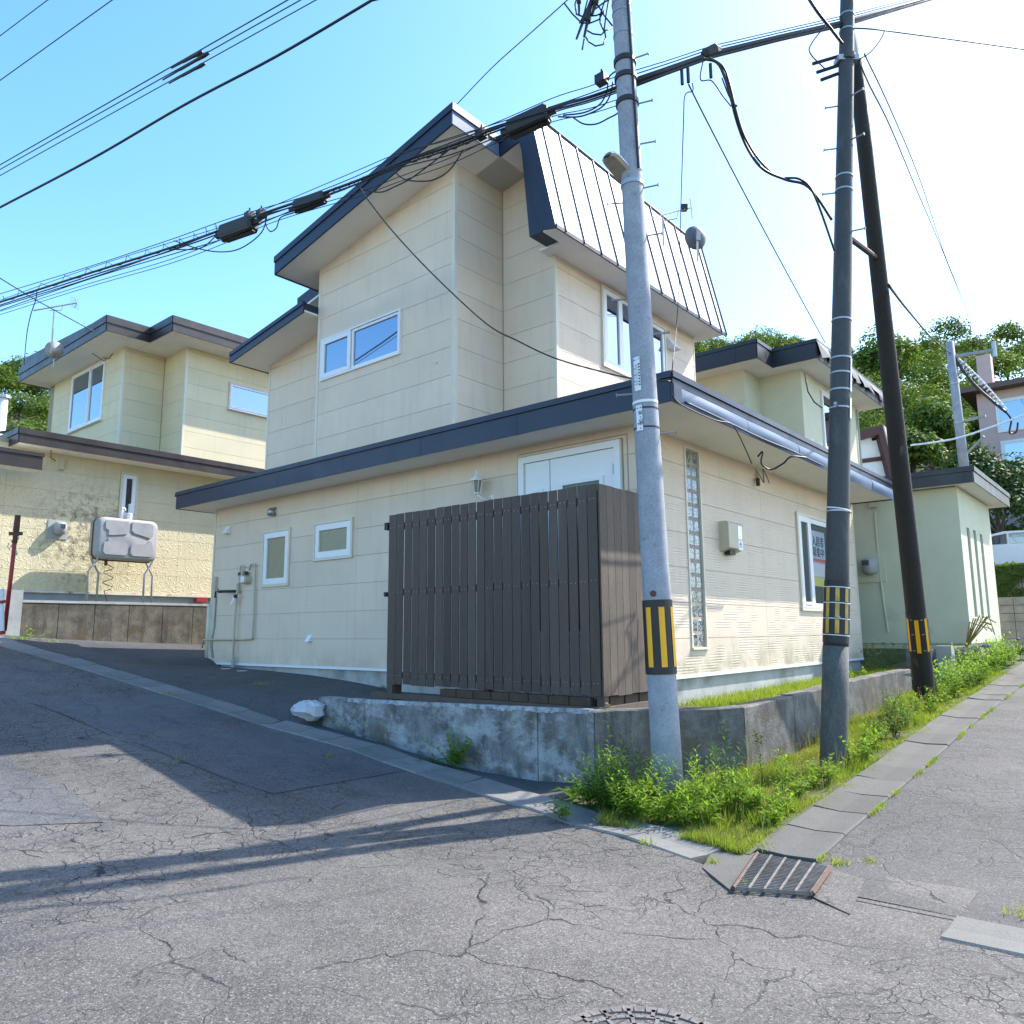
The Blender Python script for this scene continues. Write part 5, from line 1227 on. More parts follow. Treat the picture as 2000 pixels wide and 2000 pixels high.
# cut-outs and cable loops hanging at the left of the pole top
dj = float(p1.f(p1.ty(40))@_f)
fz = thing('cable_terminations', p1.f(p1.ty(40)), 'tangle of black fuse holders and looped leads beside the top of the concrete pole', 'cables')
for k, (a, b, rr) in enumerate((((1131,-30),(1131,30),.022), ((1162,-20),(1126,76),.026), ((1158,-5),(1141,72),.028), ((1172,-25),(1156,30),.03))):
    A, Bq = atD(*a, dj-.1), atD(*b, dj-.15); P('fuse_holder', MB().tube([A, A+(Bq-A)*.4, A+(Bq-A)*.42, A+(Bq-A)*.6, A+(Bq-A)*.63, Bq], [rr*.6, rr*.7, rr*1.2, rr*1.2, rr*.7, rr*.5], 7), m_cable, fz)
for pts in ([(1129,-10),(1123,8),(1126,28),(1140,33),(1165,30),(1180,24)], [(1102,6),(1118,27),(1135,44),(1150,46),(1170,38),(1180,20)], [(1144,72),(1150,82),(1163,90),(1178,87),(1183,74),(1181,60)], [(1144,58),(1158,66),(1174,68),(1182,60),(1196,54)], [(1162,0),(1180,30),(1196,50)], [(1185,-10),(1172,30),(1172,45),(1180,62)], [(1190,-8),(1183,35),(1180,60)], [(1160,20),(1178,6),(1196,-5)], [(1141,75),(1137,98)], [(1150,-10),(1140,30),(1132,45)]):
    P('lead', MB().tube([atD(a, b, dj-.12+.05*math.sin(i*2.)) for i, (a, b) in enumerate(pts)], .009, 5), m_cable, fz, True)

b2 = np.array([8.55, 2.86, zR(8.55)+.02]); b2 = up_from(b2, 1630, 1490); b2[2] = zR(8.5)+.0
cb_ = b2-np.array([0,0,CZ]); 
t2 = up_from(b2, 1655, 0)
b2 = up_from(np.array([8.5,2.84,.3]), 1628, 1500); t2 = up_from(b2, 1655, 0)
p2 = Pole(b2-(t2-b2)*.06, b2+(t2-b2)*1.35, .136, .062)
up2 = thing('utility_pole', b2, 'dark slender metal utility pole with faded yellow checked band before the house side wall', 'utility pole')
ts = np.linspace(p2.ty(1262), 1, 12)
P('shaft', MB().tube([p2.f(t) for t in ts], [p2.rad(t) for t in ts], 24), m_pole2, up2, True)
ts = np.linspace(0, p2.ty(1262), 4); P('pole_base', MB().tube([p2.f(t) for t in ts], [p2.rad(t)+.004 for t in ts], 24), m_pole2b, up2, True)
p2.sleeve(up2, 1256, 1135, m_sleeve, 'hazard_sleeve', .006, 24)
for ya_, yb_q in ((1176, 1149), (1207, 1179), (1238, 1210)): p2.strips(up2, ya_, yb_q, 8, R(4), .16, m_yellow2, .0095)
for py in (1240, 1208, 1177.5, 1147): p2.sleeve(up2, py+1.5, py, m_paper, 'white_band', .010)
for py in (30, 60, 115, 345, 372, 625, 700, 729, 762, 797, 998): p2.sleeve(up2, py+3, py, m_steel, 'steel_band', .005)
p2.sleeve(up2, 122, 110, m_pole2, 'collar', .02)
p2.steps(up2, [(205, R(-85)), (288, R(-85)), (375, R(-85)), (193, R(60)), (278, R(65)), (455, R(80)), (800, R(-10)), (1342*.9, R(5))], m_steel, .15)
for k, py in enumerate((108, 126, 142)): t = p2.ty(py); p, d = p2.side(t, R(-80)); P('cable_arm', MB().tube([p, p+d*(.30-.05*k)+[0,0,-.06]], .02, 6), m_cable, up2)
plate(p2, up2, 768, 703, R(62), R(86)); plate(p2, up2, 0+820, 780, R(60), R(84))
P('lash_strap', MB().tube([p2.side(p2.ty(993+8*i/8), R(-60+20*i), .008)[0] for i in range(9)], .008, 4), m_paper, up2)
b3 = onZ(1808, 1368, zR(13.2)); sf = (zR(13.2))
t3c = p2.f(p2.ty(125)); d3 = float(t3c@_f)
t3 = atD(1670, 118, d3-.02+.12)
p3 = Pole(b3-(t3-b3)*.08, t3, .155, .082)
up3 = thing('brace_pole', b3, 'leaning black wooden brace pole with orange reflective stripes propping the metal pole', 'utility pole')
P('shaft', MB().tube([p3.f(t) for t in np.linspace(0, 1, 10)], [p3.rad(t) for t in np.linspace(0, 1, 10)], 22), m_wood, up3, True)
p3.sleeve(up3, 1268, 1196, m_sleeve, 'hazard_sleeve', .005, 20); p3.strips(up3, 1267, 1203, 7, R(-4), .17, m_yellow, .009)
for py in (1203, 1231, 1262): p3.sleeve(up3, py+1.5, py, m_steel, 'wire_tie', .008, 12)
P('head_cap', MB().tube([t3, t3+(t3-b3)/np.linalg.norm(t3-b3)*.3], [.07,.04], 8), m_steel, up3)
P('head_bracket', MB().obox(p2.f(p2.ty(118)), CR*.12, _f*.08, CU*.03), m_steel, up3)
c_a, c_b = p2.f(p2.ty(455)), p3.f(p3.ty(505))
P('tie_bar', MB().tube([c_a, c_b], .035, 8), m_wood, up3)
# far pole
D4 = 25
b4, t4 = atD(1886, 940, D4), atD(1856, 680, D4)
p4 = Pole(b4-(t4-b4)*.5, t4+(t4-b4)*.05, .17, .12)
up4 = thing('utility_pole', b4, 'distant pale concrete pole with a side arm in front of the pink house', 'utility pole')
P('shaft', MB().tube([p4.f(0), p4.f(1)], [p4.rad(0), p4.rad(1)], 14), m_pole, up4, True)
for py in (747, 823, 925): p4.sleeve(up4, py+3, py, m_steel, 'steel_band', .02, 12)
a0, a1 = atD(1858, 697, D4), atD(1942, 684, D4-.6)
P('crossarm', MB().tube([a0, a1], .06, 6), m_steel, up4); P('arm_plate', MB().tube([a1-[0,0,.22], a1+[0,0,.28]], .07, 6), m_steel, up4)
P('arm_brace', MB().tube([atD(1868, 740, D4), atD(1888, 700, D4-.2)], .04, 5), m_steel, up4)
P('crossarm', MB().tube([atD(1878, 824, D4), atD(1925, 812, D4-.5)], .05, 6), m_steel, up4); P('arm_brace', MB().tube([atD(1885, 890, D4), atD(1922, 852, D4-.4)], .04, 5), m_steel, up4)

# ================================================================ CABLES
def cat(A, Bp, sag, n=24):
    A, Bp = np.array(A, float), np.array(Bp, float); return [A+(Bp-A)*t-np.array([0, 0, sag*4*t*(1-t)]) for t in np.linspace(0, 1, n)]
def cable(pts, r, label, catg='cable', group=None, name='cable', mat=None, n=6):
    o = MB().tube(pts, r, n).build(name, mat or m_cable, None, True, loc=pts[0]); return tag(o, label, catg, group)
Pz = p1.f(p1.ty(165)); pl0 = Pz[:2]
def V1(px, py, off=0.): return onV(px, py, pl0+n1[:2]*off, d1[:2])
def pathV(pts, off=0., n=6):
    Q_ = [V1(a, b, off) for a, b in pts]; out = []
    m = len(Q_)
    for i in range(m-1):                      # Catmull-Rom
        a, b, c, d_ = Q_[max(i-1, 0)], Q_[i], Q_[i+1], Q_[min(i+2, m-1)]
        for k in range(n):
            t = k/n; out.append(.5*((2*b)+(c-a)*t+(2*a-5*b+4*c-d_)*t*t+(3*b-a-3*c+d_)*t**3))
    return out+[Q_[-1]]
def pathD(pts, n=6):                          # pts (px,py,depth)
    Q_ = [atD(*q) for q in pts]; out = []; m = len(Q_)
    for i in range(m-1):
        a, b, c, d_ = Q_[max(i-1, 0)], Q_[i], Q_[i+1], Q_[min(i+2, m-1)]
        for k in range(n):
            t = k/n; out.append(.5*((2*b)+(c-a)*t+(2*a-5*b+4*c-d_)*t*t+(3*b-a-3*c+d_)*t**3))
    return out+[Q_[-1]]
top1 = p1.f(.93)
def ext(path):       # run on past the frame edge towards the next pole up the hill
    d = path[0]-path[1]; d /= np.linalg.norm(d); return [path[0]+d*14+[0,0,.4]]+path
# three insulated lines with sleeves
for k, (a, b, off) in enumerate((((0,322),(562,0),-.6), ((0,331),(587,0),.0), ((0,343),(617,0),.6))):
    A, Bp = V1(*a, off), V1(*b, off); Eq = Bp+(Bp-A)*.9
    end = top1+n1*(-.65, .05, .65)[k]+[0,0,.2]; pts = ext([A+(Bp-A)*t for t in np.linspace(0, 1, 12)])+[end]
    cable(pts, .0085, ('uppermost', 'middle', 'lowest')[k]+' of the three close power lines crossing the upper left sky', 'power line', 'three close power lines')
    s0, s1 = ((335,133),(395,101)) if k == 0 else (((318,156),(408,103)) if k == 1 else ((330,163),(400,124)))
    A2, B2 = V1(*s0, off), V1(*s1, off)
    tag(MB().tube([A2, A2+(B2-A2)*.35, A2+(B2-A2)*.4, A2+(B2-A2)*.7, A2+(B2-A2)*.9, B2], [.012,.014,.02,.022,.034,.026], 6).build('line_sleeve', m_cable, None, True, loc=A2), 'black splice sleeve on the '+('uppermost', 'middle', 'lowest')[k]+' of the three close power lines', 'sleeve', 'splice sleeves')
for k, (a, b) in enumerate((((0,70),(93,0)), ((0,157),(219,0)))):
    A, Bp = V1(*a, .2-.5*k), V1(*b, .2-.5*k); cable(ext([A, Bp])+[p1.f(1.0)+n1*(.2-.5*k)+[0,0,.0]], .009, ('thin power line cutting the top left corner of the sky', 'thin power line below the one in the top left corner')[k], 'power line')
A = V1(0, 405, -.15); pts = pathV([(0,405),(180,310),(360,205),(540,110),(727,0)], -.15)
cable(ext(pts)+[p1.f(.80)-n1*.15], .019, 'thick twisted black cable climbing across the sky above the roof', 'cable')
q = MB(); 
pp_ = np.array(pts); 
for k in range(0, len(pp_)-1):
    for e in (0, .5): c = pp_[k]+(pp_[k+1]-pp_[k])*e; q.tube([c-d1*.05+[0,0,.014], c+d1*.05+[0,0,-.012]], .012, 4)
# bundle along the road
bund = [(0,590),(170,535),(330,485),(440,446),(520,415),(600,388),(700,352),(780,318),(880,285),(970,250),(1080,210),(1150,190),(1222,165)]
cable(ext(pathV(bund)), .017, 'main thick telephone cable of the bundle running from the concrete pole past the roof', 'cable', 'telephone cable bundle')
random.seed(11)
for k, (dy0, dy1, r, off) in enumerate(((-16,-8,.006,.03), (14,12,.007,-.04), (20,22,.005,.05), (6,6,.010,.02), (-6,-20,.005,-.02), (26,34,.005,.06), (10,-4,.008,-.06))):
    pts = [(a, b+dy0+(dy1-dy0)*a/1222+6*math.sin(a*.013+k*2)*(0 if k == 3 else 1)*(1 if 400 < a < 1150 else .4)) for a, b in bund]
    cable(ext(pathV(pts, off)), r, 'thin black telephone wire strung along the main cable bundle', 'cable', 'thin telephone wires of the bundle')
# spiral hanger on the left part
sp_ = pathV([(0,592),(170,537),(330,487),(430,449)], 0, 30); S = []
for i, p in enumerate(sp_): a = i*.9; S.append(p+np.array([0,0,.055])+n1*.05*math.cos(a)+np.array([0,0,1])*.055*math.sin(a))
cable(S, .0045, 'fine spiral hanger wire coiled round the cable bundle at the left', 'wire', n=4)
S = []
for i, p in enumerate(pathV([(600,390),(700,355),(780,321),(880,288),(960,255)], .0, 22)): a = i*1.1; S.append(p+n1*.035*math.cos(a)+np.array([0,0,1])*.035*math.sin(a))
cable(S, .006, 'lashing wire wound round the cable bundle in front of the gable', 'wire', n=4)
for lab, pts in (('slack loop of wire hanging left of the big splice box', [(330,487),(390,485),(425,458),(445,448)]), ('long slack loop of wire hanging under the big splice box', [(340,470),(385,485),(430,492),(470,485),(510,455),(522,420)]), ('deep wire loop between the two left splice boxes', [(518,420),(520,440),(528,452),(540,445),(548,425),(575,415),(600,405)]),
                 ('slack wire drooping in front of the white gable soffit', [(880,290),(835,325),(800,350),(770,365),(745,375),(715,372),(695,362)]), ('thin slack wire looped against the gable soffit', [(905,292),(880,330),(850,350),(820,354),(790,350),(770,335)]),
                 ('wire loop swinging below the bundle left of the concrete pole', [(1120,230),(1140,242),(1165,242),(1190,230),(1205,222),(1225,205),(1240,180)]), ('bundle of slack leads curving below the cable left of the concrete pole', [(1090,228),(1130,228),(1160,218),(1180,205),(1192,185),(1197,160)]), ('thin lead curving down left of the concrete pole', [(1100,225),(1140,220),(1170,205),(1185,180),(1190,150),(1210,135)])):
    cable(pathV(pts, .06), .0085, lab, 'wire')
def closure(a, b, r, lab, off=0.02):
    A, Bp = V1(*a, off), V1(*b, off); d = (Bp-A); L = np.linalg.norm(d); d /= L; s_ = np.cross(d, [0,0,1]); s_ /= np.linalg.norm(s_); u = np.cross(s_, d)
    o = thing('splice_box', A, lab, 'splice box', 'splice boxes on the cable')
    q = MB(); V = []
    for t, k in ((.12,.7),(.17,1.),(.83,1.),(.88,.7)):
        c = A+d*L*t
        for x, y in ((-.8,-1),(.8,-1),(1,-.5),(1,.75),(.8,1),(-.8,1),(-1,.75),(-1,-.5)): V.append(c+s_*r*x*k+u*r*y*k)
    q.v = [tuple(p) for p in V]
    for i in range(3):
        for k in range(8): q.f.append((i*8+k, i*8+(k+1) % 8, (i+1)*8+(k+1) % 8, (i+1)*8+k))
    q.f += [tuple(range(8)), tuple(range(31, 23, -1))]; q.m = [0]*len(q.f); P('case', q, m_sleeve, o)
    P('cable_collar', MB().tube([A, A+d*L*.14], r*.45, 8), m_sleeve, o); P('cable_collar', MB().tube([Bp-d*L*.14, Bp], r*.45, 8), m_sleeve, o)
    P('clamp_rail', MB().obox((A+Bp)/2-u*r*1.05, d*L*.36, s_*r*.25, u*r*.1), m_cable, o)
closure((424,462),(508,432), .10, 'bulky black splice box, lowest on the cable at the left of the roof')
closure((566,410),(646,380), .07, 'slimmer black splice box just left of the roof edge')
closure((980,262),(1086,214), .09, 'long black splice box in front of the roof ridge', .05)
for k, (a, b) in enumerate(((487,422),(510,418),(1175,155),(940,262))):
    c = V1(a, b, .03); tag(MB().box(c[0]-.05, c[0]+.05, c[1]-.06, c[1]+.06, c[2]-.05, c[2]+.05).tube([c, c+[0,0,.12]], .012, 4).build('cable_clamp', m_cable, None, loc=c), ('cable clamp above the bulky splice box', 'cable clamp right above the bulky splice box end', 'cable clamp just left of the concrete pole', 'cable clamp on the bundle below the roof apex')[k], 'clamp')
# concrete pole to metal pole and beyond
q1, q2 = p1.f(p1.ty(160)), p2.f(p2.ty(45)); dd = (q2-q1)[:2]; dd = dd/np.linalg.norm(dd)
def V2(px, py): return onV(px, py, q1[:2], dd)
for k, (r, dy, lab) in enumerate(((.024, 0, 'thick black cable from the concrete pole to the metal pole'), (.018, 9, 'second thick black cable just under the first between the two poles'), (.006, -14, 'thin wire above the thick cables between the two poles'), (.008, -6, 'slim cable along the thick cables between the two poles'), (.005, -22, 'topmost thin wire between the two poles'))):
    pts = [V2(1222, 165+dy), V2(1300, 137+dy*.8), V2(1390, 105+dy*.7), V2(1520, 73+dy*.6), V2(1652, 43+dy*.6)]
    far = V2(1652, 43+dy*.6); A = far; Bq = onV(1795, 2+dy*.4, far[:2], (.95, -.31)); cable(pts+[Bq, Bq+(Bq-A)*4], r, lab, 'cable')
c = V2(1390, 103); o = thing('splice_box', c, 'small lumpy black cable joint between the two poles', 'splice box')
P('case', MB().tube([V2(1372,110), V2(1378,105), V2(1395,98), V2(1408,98)], [.03,.06,.07,.03], 8), m_sleeve, o)
for k, (pts, r) in enumerate((([(1372,115,7.9),(1400,122,7.9),(1415,150,7.9),(1427,190,7.9),(1440,240,7.95),(1460,290,8.),(1490,330,8.),(1535,351,8.1),(1580,366,8.1),(1625,430,8.15)], .014), ([(1385,113,7.9),(1412,130,7.9),(1425,165,7.9),(1436,210,7.9),(1452,262,7.95),(1482,312,8.),(1520,345,8.1),(1562,350,8.1),(1590,380,8.1),(1630,490,8.15)], .012), ([(1410,152,7.85),(1425,190,7.9),(1440,208,7.9)], .008), ([(1375,112,7.9),(1368,155,7.9),(1390,158,7.9),(1412,188,7.9),(1428,208,7.9)], .007))):
    cable(pathD(pts), r, ('heavier of two black drop cables drooping from the joint to the metal pole', 'second black drop cable drooping beside the heavier one to the metal pole', 'short stray lead beside the drop cables', 'thin lead looping down to the drop cables')[k], 'cable')
for k, (a, b) in enumerate(((1332,152),(1344,148),(1388,139))): c = V2(a, b); tag(MB().tube([c+[0,0,.09], c-[0,0,.08]], .02, 6).build('tension_clamp', m_cable, None, loc=c), ('left', 'middle', 'right')[k]+' one of three hanging black wire clamps between the poles', 'clamp', 'hanging wire clamps')
for lab, pts, r in (('twisted drop wire sagging from the cable bundle past the gable wall to the eave corner', [(700,356,9.6),(715,385,9.5),(770,455,9.3),(850,540,9.1),(950,632,8.9),(1010,665,8.8),(1080,698,8.7),(1160,722,8.6),(1230,738,8.55),(1310,745,8.5)], .009),
                    ('twisted drop wire descending from the joint behind the metal pole', [(1345,165,7.9),(1380,235,8.6),(1450,370,10),(1530,520,12),(1612,670,15)], .009),
                    ('thin vertical wire hanging from the joint down to the upper window wall', [(1352,162,7.9),(1353,178,7.9),(1338,186,7.9),(1335,240,8.),(1330,400,9.5),(1326,560,10.8),(1320,650,11.),(1316,690,8.7),(1312,730,8.5)], .006),
                    ('thin wire from the roof apex up to the concrete pole top', [(893,203,11.2),(960,133,10.4),(1030,70,9.4),(1108,0,8.4),(1170,-60,7.7)], .007),
                    ('twin wire descending behind the leaning pole towards the hill', [(1688,105,8.2),(1740,215,10),(1800,360,14),(1850,510,20),(1905,640,30),(1925,690,44)], .008), ('second wire beside the twin wire behind the leaning pole', [(1682,130,8.2),(1700,170,8.6),(1740,250,10),(1790,370,14),(1845,500,20),(1900,640,30),(1920,690,44)], .009),
                    ('wire leaving the metal pole towards the right edge', [(1667,55,8.1),(1705,57,8.1),(1760,64,8.4),(1880,80,9),(2060,105,10)], .008), ('slack loop under the right hand wire at the metal pole', [(1728,60,8.1),(1718,80,8.1),(1700,102,8.1),(1685,112,8.1),(1672,120,8.1)], .006),
                    ('cable from the leaning pole to the distant concrete pole', [(1735,556,9.5),(1775,608,13),(1822,662,20),(1857,690,25)], .018), ('spiral wrapped cable dropping from the distant pole past the pink house', [(1860,695,25),(1900,748,24.6),(1940,785,24.3),(1965,805,24)], .05), ('pale cable crossing in front of the distant pole', [(1778,870,24),(1860,858,23.5),(1940,833,23),(2040,795,22)], .03),
                    ('loose looped lead at the end of the spiral cable', [(1965,805,24),(1975,820,24),(1972,845,24),(1985,843,24),(1988,825,24)], .03), ('service wire sloping over the left neighbour roof', [(-20,531,15),(60,580,16.5),(105,605,17.4),(160,635,18.4),(185,648,18.8)], .012), ('thin wire hanging from the cable bundle in front of the wooded hill', [(72,566,15),(70,585,15.3),(60,615,16),(52,655,17),(47,712,18.5)], .010),
                    ('looped wires at the left of the metal pole head', [(1612,50,8.),(1585,85,8.),(1583,105,8.),(1612,135,8.)], .007), ('lead from the thick cables up to the metal pole head', [(1575,-10,7.9),(1598,25,7.9),(1622,55,8.),(1645,85,8.1)], .016),
                    ('wire lying along the blue eave sheet to the wall bracket', [(1312,770,8.2),(1330,790,8.3),(1395,820,8.8),(1430,830,9.1),(1452,868,9.5),(1468,905,9.9)], .008), ('black lead from the wall bracket to the eave edge', [(1480,892,9.95),(1490,882,9.9),(1487,905,9.9),(1505,917,9.95),(1530,905,9.9),(1545,892,9.8),(1575,894,9.9)], .012), ('frayed twin wire hanging below the wall bracket', [(1474,912,9.95),(1485,930,9.95),(1492,942,9.95),(1490,915,9.95),(1497,930,9.95),(1503,944,9.95)], .007)):
    cable(pathD(pts), r, lab, 'wire', mat=m_cable if 'pale' not in lab else m_paper, n=5)
q = MB(); 
for k in range(18):
    t = k/17; a = atD(1862+100*t, 697+105*t-6*math.sin(3.1*t), 25-.9*t); q.tube([a+[0,0,.1], a+CR*.1+[0,0,.02], a-[0,0,.08]], .03, 4)
tag(q.build('spiral_hanger', m_paper, None, loc=atD(1862,697,25)), 'pale spiral sleeve rings along the cable dropping past the pink house', 'cable fitting')
# aerials
am = onY(1358, 470, 8.2)
def aerial(base, boomA, boomB, lab, n, el, updir):
    o = thing('tv_antenna', base, lab, 'antenna'); return o
mA, mB_ = atD(1297, 420, 12.6), atD(1350, 406, 12.9)
ta = thing('tv_antenna', mA, 'small aerial with short elements behind the steep roof ridge', 'antenna')
P('boom', MB().tube([atD(1262,428,12.3), mB_], .012, 5), m_steel, ta); P('mast', MB().tube([atD(1294,424,12.5), atD(1296,480,12.5)], .018, 5), m_steel, ta)
for k in range(9): c = atD(1272+9*k, 425.5-2.35*k, 12.35+.06*k); P('element', MB().tube([c-[0,0,.04]-_f*.12, c+_f*.12+[0,0,.04]], .004, 4), m_steel, ta)
P('reflector', MB().tube([atD(1347,388,12.9), atD(1350,406,12.9), atD(1352,428,12.9)], .010, 4), m_steel, ta); P('driver', MB().obox(atD(1336,406,12.8), CR*.05, CU*.05, _f*.05), m_sleeve, ta)
P('support_arm', MB().tube([atD(1294,432,12.5), atD(1322,427,12.6), atD(1325,414,12.6)], .010, 5), m_steel, ta)
dc = atD(1362, 462, 13.2)
sd_ = thing('satellite_dish', dc, 'grey satellite dish seen from behind at the end of the roof ridge', 'satellite dish')
axd = -(_f*.9+CR*-.25); axd /= np.linalg.norm(axd)
P('dish', MB().lathe(dc, -axd, [(0,.06),(.02,.14),(.05,.19),(.07,.205),(.06,.20),(.03,.14),(.012,.05)], 24), M('dish_grey', (.10,.115,.15), .5), sd_, True)
P('mount', MB().tube([dc-CU*.02, dc-CU*.42], .022, 6).obox(dc+axd*-.0-_f*.06, CR*.035, CU*.09, _f*.03), m_steel, sd_)
ta2b = atD(100, 690, 21)
ta2 = thing('tv_antenna', ta2b, 'tall thin aerial with many elements on the left neighbour roof', 'antenna')
P('mast', MB().tube([ta2b, atD(106, 604, 21)], .022, 6), m_steel, ta2); P('boom', MB().tube([atD(65,607,20.8), atD(150,592,21.3)], .016, 5), m_steel, ta2)
for k in range(14): c = atD(72+5*k, 605.5-.9*k, 20.85+.03*k); P('element', MB().tube([c-_f*.16+[0,0,-.02], c+_f*.16+[0,0,.05]], .005, 4), m_steel, ta2)
P('reflector', MB().tube([atD(146,583,21.3), atD(150,592,21.3), atD(146,601,21.3)], .014, 5), m_steel, ta2)
for k in range(5): c = atD(146, 583+4.5*k, 21.3); P('element', MB().tube([c-CR*.12+[0,0,.04], c+CR*.12-[0,0,.05]], .005, 4), m_steel, ta2)
P('support_arm', MB().tube([atD(96,600,21), atD(97,606,21), atD(120,606,21), atD(122,598,21)], .010, 5), m_steel, ta2)
dc = atD(107, 684, 21.2); sd2 = thing('satellite_dish', dc, 'pale satellite dish peeping over the left neighbour roof edge', 'satellite dish')
P('dish', MB().lathe(dc, -_f+CR*.4, [(0,.06),(.03,.16),(.07,.235),(.06,.22),(.02,.1)], 20), m_greypl, sd2, True); P('mount', MB().tube([dc, dc-[0,0,.5]], .02, 5), m_steel, sd2)

# ================================================================ PLANTS
rng = np.random.RandomState(5)
def leaf_quads(V, F, base, d, up, L, W, droop=.25):
    d = d/np.linalg.norm(d); s = np.cross(d, up); s /= np.linalg.norm(s)+1e-9; b = len(V); nrm = np.cross(s, d)
    m = base+d*L*.5+nrm*L*.06; t = base+d*L-np.array([0,0,1])*L*droop
    V += [base, m+s*W/2, m-nrm*W*.18, m-s*W/2, t]; F += [(b, b+1, b+2), (b, b+2, b+3), (b+1, b+4, b+2), (b+2, b+4, b+3)]
def weed(pos, h, lab, group=None, stems=3, leaf=.10, W=.030, per=26, spread=.25, mat=None, tilt=.2, flower=None, name='weed', start=.12, bush=1.0):
    pos = np.array(pos, float); o = thing(name, pos, lab, 'weed', group)
    S = MB(); V, F = [], []; FV = MB()
    for k in range(stems):
        a = rng.uniform(0, 6.28); hh = h*rng.uniform(.65, 1.) if k else h; off = np.array([math.cos(a), math.sin(a), 0])
        p0 = pos+off*spread*.25*rng.rand()*(k > 0); bend = off*spread*rng.uniform(.3, 1)*(k > 0)+rng.normal(0, tilt*.1, 3)*[1,1,0]
        pts = [p0+bend*t*t+np.array([0,0,hh*t]) for t in np.linspace(0, 1, 6)]; S.tube(pts, [.006*(1.15-t)*max(h,.3)**.5 for t in np.linspace(0, 1, 6)], 5)
        for i in range(per):
            t = start+(1-start)*(i+rng.rand())/per; j = min(int(t*5), 4); c = pts[j]+(pts[j+1]-pts[j])*(t*5-j)
            az = i*2.4+rng.normal(0, .3); d = np.array([math.cos(az), math.sin(az), .35+.7*t**3+rng.normal(0, .12)])
            sz = 1.25*leaf*(1.05-.55*t)*rng.uniform(.7, 1.2)*bush; leaf_quads(V, F, c, d, np.array([0,0,1.]), sz, W*sz/leaf*1.1, rng.uniform(.05, .35))
        if flower:
            for i in range(6): c = pts[-1]+rng.normal(0, .03, 3); FV.lathe(c, rng.normal(0, .4, 3)+[0,0,1], [(0,.004),(.006,.016),(.009,.012)], 6)
    P('stem', S, m_leafd, o); q = MB(); q.v = [tuple(p) for p in V]; q.f = F; q.m = [0]*len(F); P('foliage', q, mat or m_leaf, o)
    if flower: P('flower', FV, flower, o)
    return o
def gp(px, py, z): return onZ(px, py, z)
def on_verge(px, py):
    z = .1
    for _ in range(12):
        p = onZ(px, py, z); z = vz(p[0], p[1])
    return p
# plants named one by one
wp_ = onX(893, 1500, 6.56); weed((6.52, wp_[1], zL(wp_[1])-.05), .40, 'bushy green weed growing from the foot of the limed wall', stems=9, leaf=.11, per=20, spread=.34, mat=m_leaf, start=.1)
weed((6.42, wp_[1]+.28, zL(wp_[1])-.05), .14, 'small low weed at the left foot of the bushy wall weed', stems=5, leaf=.08, per=10, spread=.3, mat=m_leafd)
pm = onZ(1185, 1545, .08); weed((6.45, 4.25, .07), .80, 'single thin tall weed with pale flower heads left of the concrete pole', stems=1, leaf=.12, per=12, spread=.05, mat=m_leafd, flower=m_dry)
dk = onZ(1118, 1560, .07); 
o = thing('dock_plant', dk, 'broad leaved dock plant at the foot of the wall end', 'weed'); V, F = [], []
for k in range(8): a = k*.8+rng.rand()*.4; leaf_quads(V, F, dk, np.array([math.cos(a), math.sin(a), .75]), np.array([0,0,1.]), rng.uniform(.22,.34), .10, .35)
q = MB(); q.v = [tuple(p) for p in V]; q.f = F; q.m = [0]*len(F); P('leaf_rosette', q, m_leafd, o)
ts_ = onZ(1098, 1600, .05); weed(ts_, .17, 'small bright weed tuft sprouting from the gutter joint', stems=6, leaf=.07, per=10, spread=.12, mat=m_leaf)
for k, (px, py, h, n_) in enumerate(((1215,1575,.62,10),(1255,1590,.52,12),(1175,1570,.46,11),(1230,1605,.40,12),(1285,1612,.32,9),(1195,1590,.42,11),(1150,1575,.30,9))):
    weed(on_verge(px, py), h, 'leafy bright weed clump massed in front of the concrete pole', 'weeds massed before the concrete pole', stems=n_, leaf=.11, per=20, spread=.32, mat=(m_leaf, m_leaf, m_leafd)[k % 3])
weed(on_verge(1425, 1560), .66, 'tallest feathery mugwort standing against the stained wall', stems=4, leaf=.13, W=.02, per=34, spread=.22, mat=m_leafd)
for px, py, h in ((1365,1580,.50),(1400,1600,.46),(1345,1605,.36),(1440,1600,.40),(1380,1620,.32),(1330,1620,.26),(1470,1590,.3)): weed(on_verge(px, py), h, 'narrow leaved weed clump just right of the concrete pole', 'narrow weeds right of the concrete pole', stems=6, leaf=.12, W=.024, per=24, spread=.25, mat=m_leaf)
weed(on_verge(1490, 1540), .46, 'pair of thin yellow green flowering stems by the cracked wall', stems=2, leaf=.05, per=14, spread=.12, mat=m_leaf, flower=m_leaf)
weed(on_verge(1530, 1560), .42, 'upright whorled weed beside the tan crack in the wall', stems=2, leaf=.11, W=.024, per=40, spread=.1, mat=m_leaf)
for px, py, h in ((1530,1590,.24),(1510,1610,.18),(1560,1560,.26),(1480,1600,.22),(1590,1540,.26),(1620,1530,.28),(1660,1500,.34),(1690,1490,.26)): weed(on_verge(px, py), h, 'low leafy weed in the grass between the concrete and metal poles', 'low verge weeds between the poles', stems=6, leaf=.08, per=16, spread=.25, mat=m_leaf)
for px, py, h in ((1700,1470,.30),(1720,1455,.40),(1745,1440,.42),(1760,1425,.40),(1735,1420,.5),(1775,1415,.34),(1690,1455,.25),(1790,1400,.32),(1815,1395,.36),(1840,1380,.34)): weed(on_verge(px, py), h, 'leafy weed on the verge in front of the leaning black pole', 'verge weeds before the leaning pole', stems=6, leaf=.10, per=20, spread=.3, mat=m_leaf if h < .38 else m_leafd)
random.seed(2)
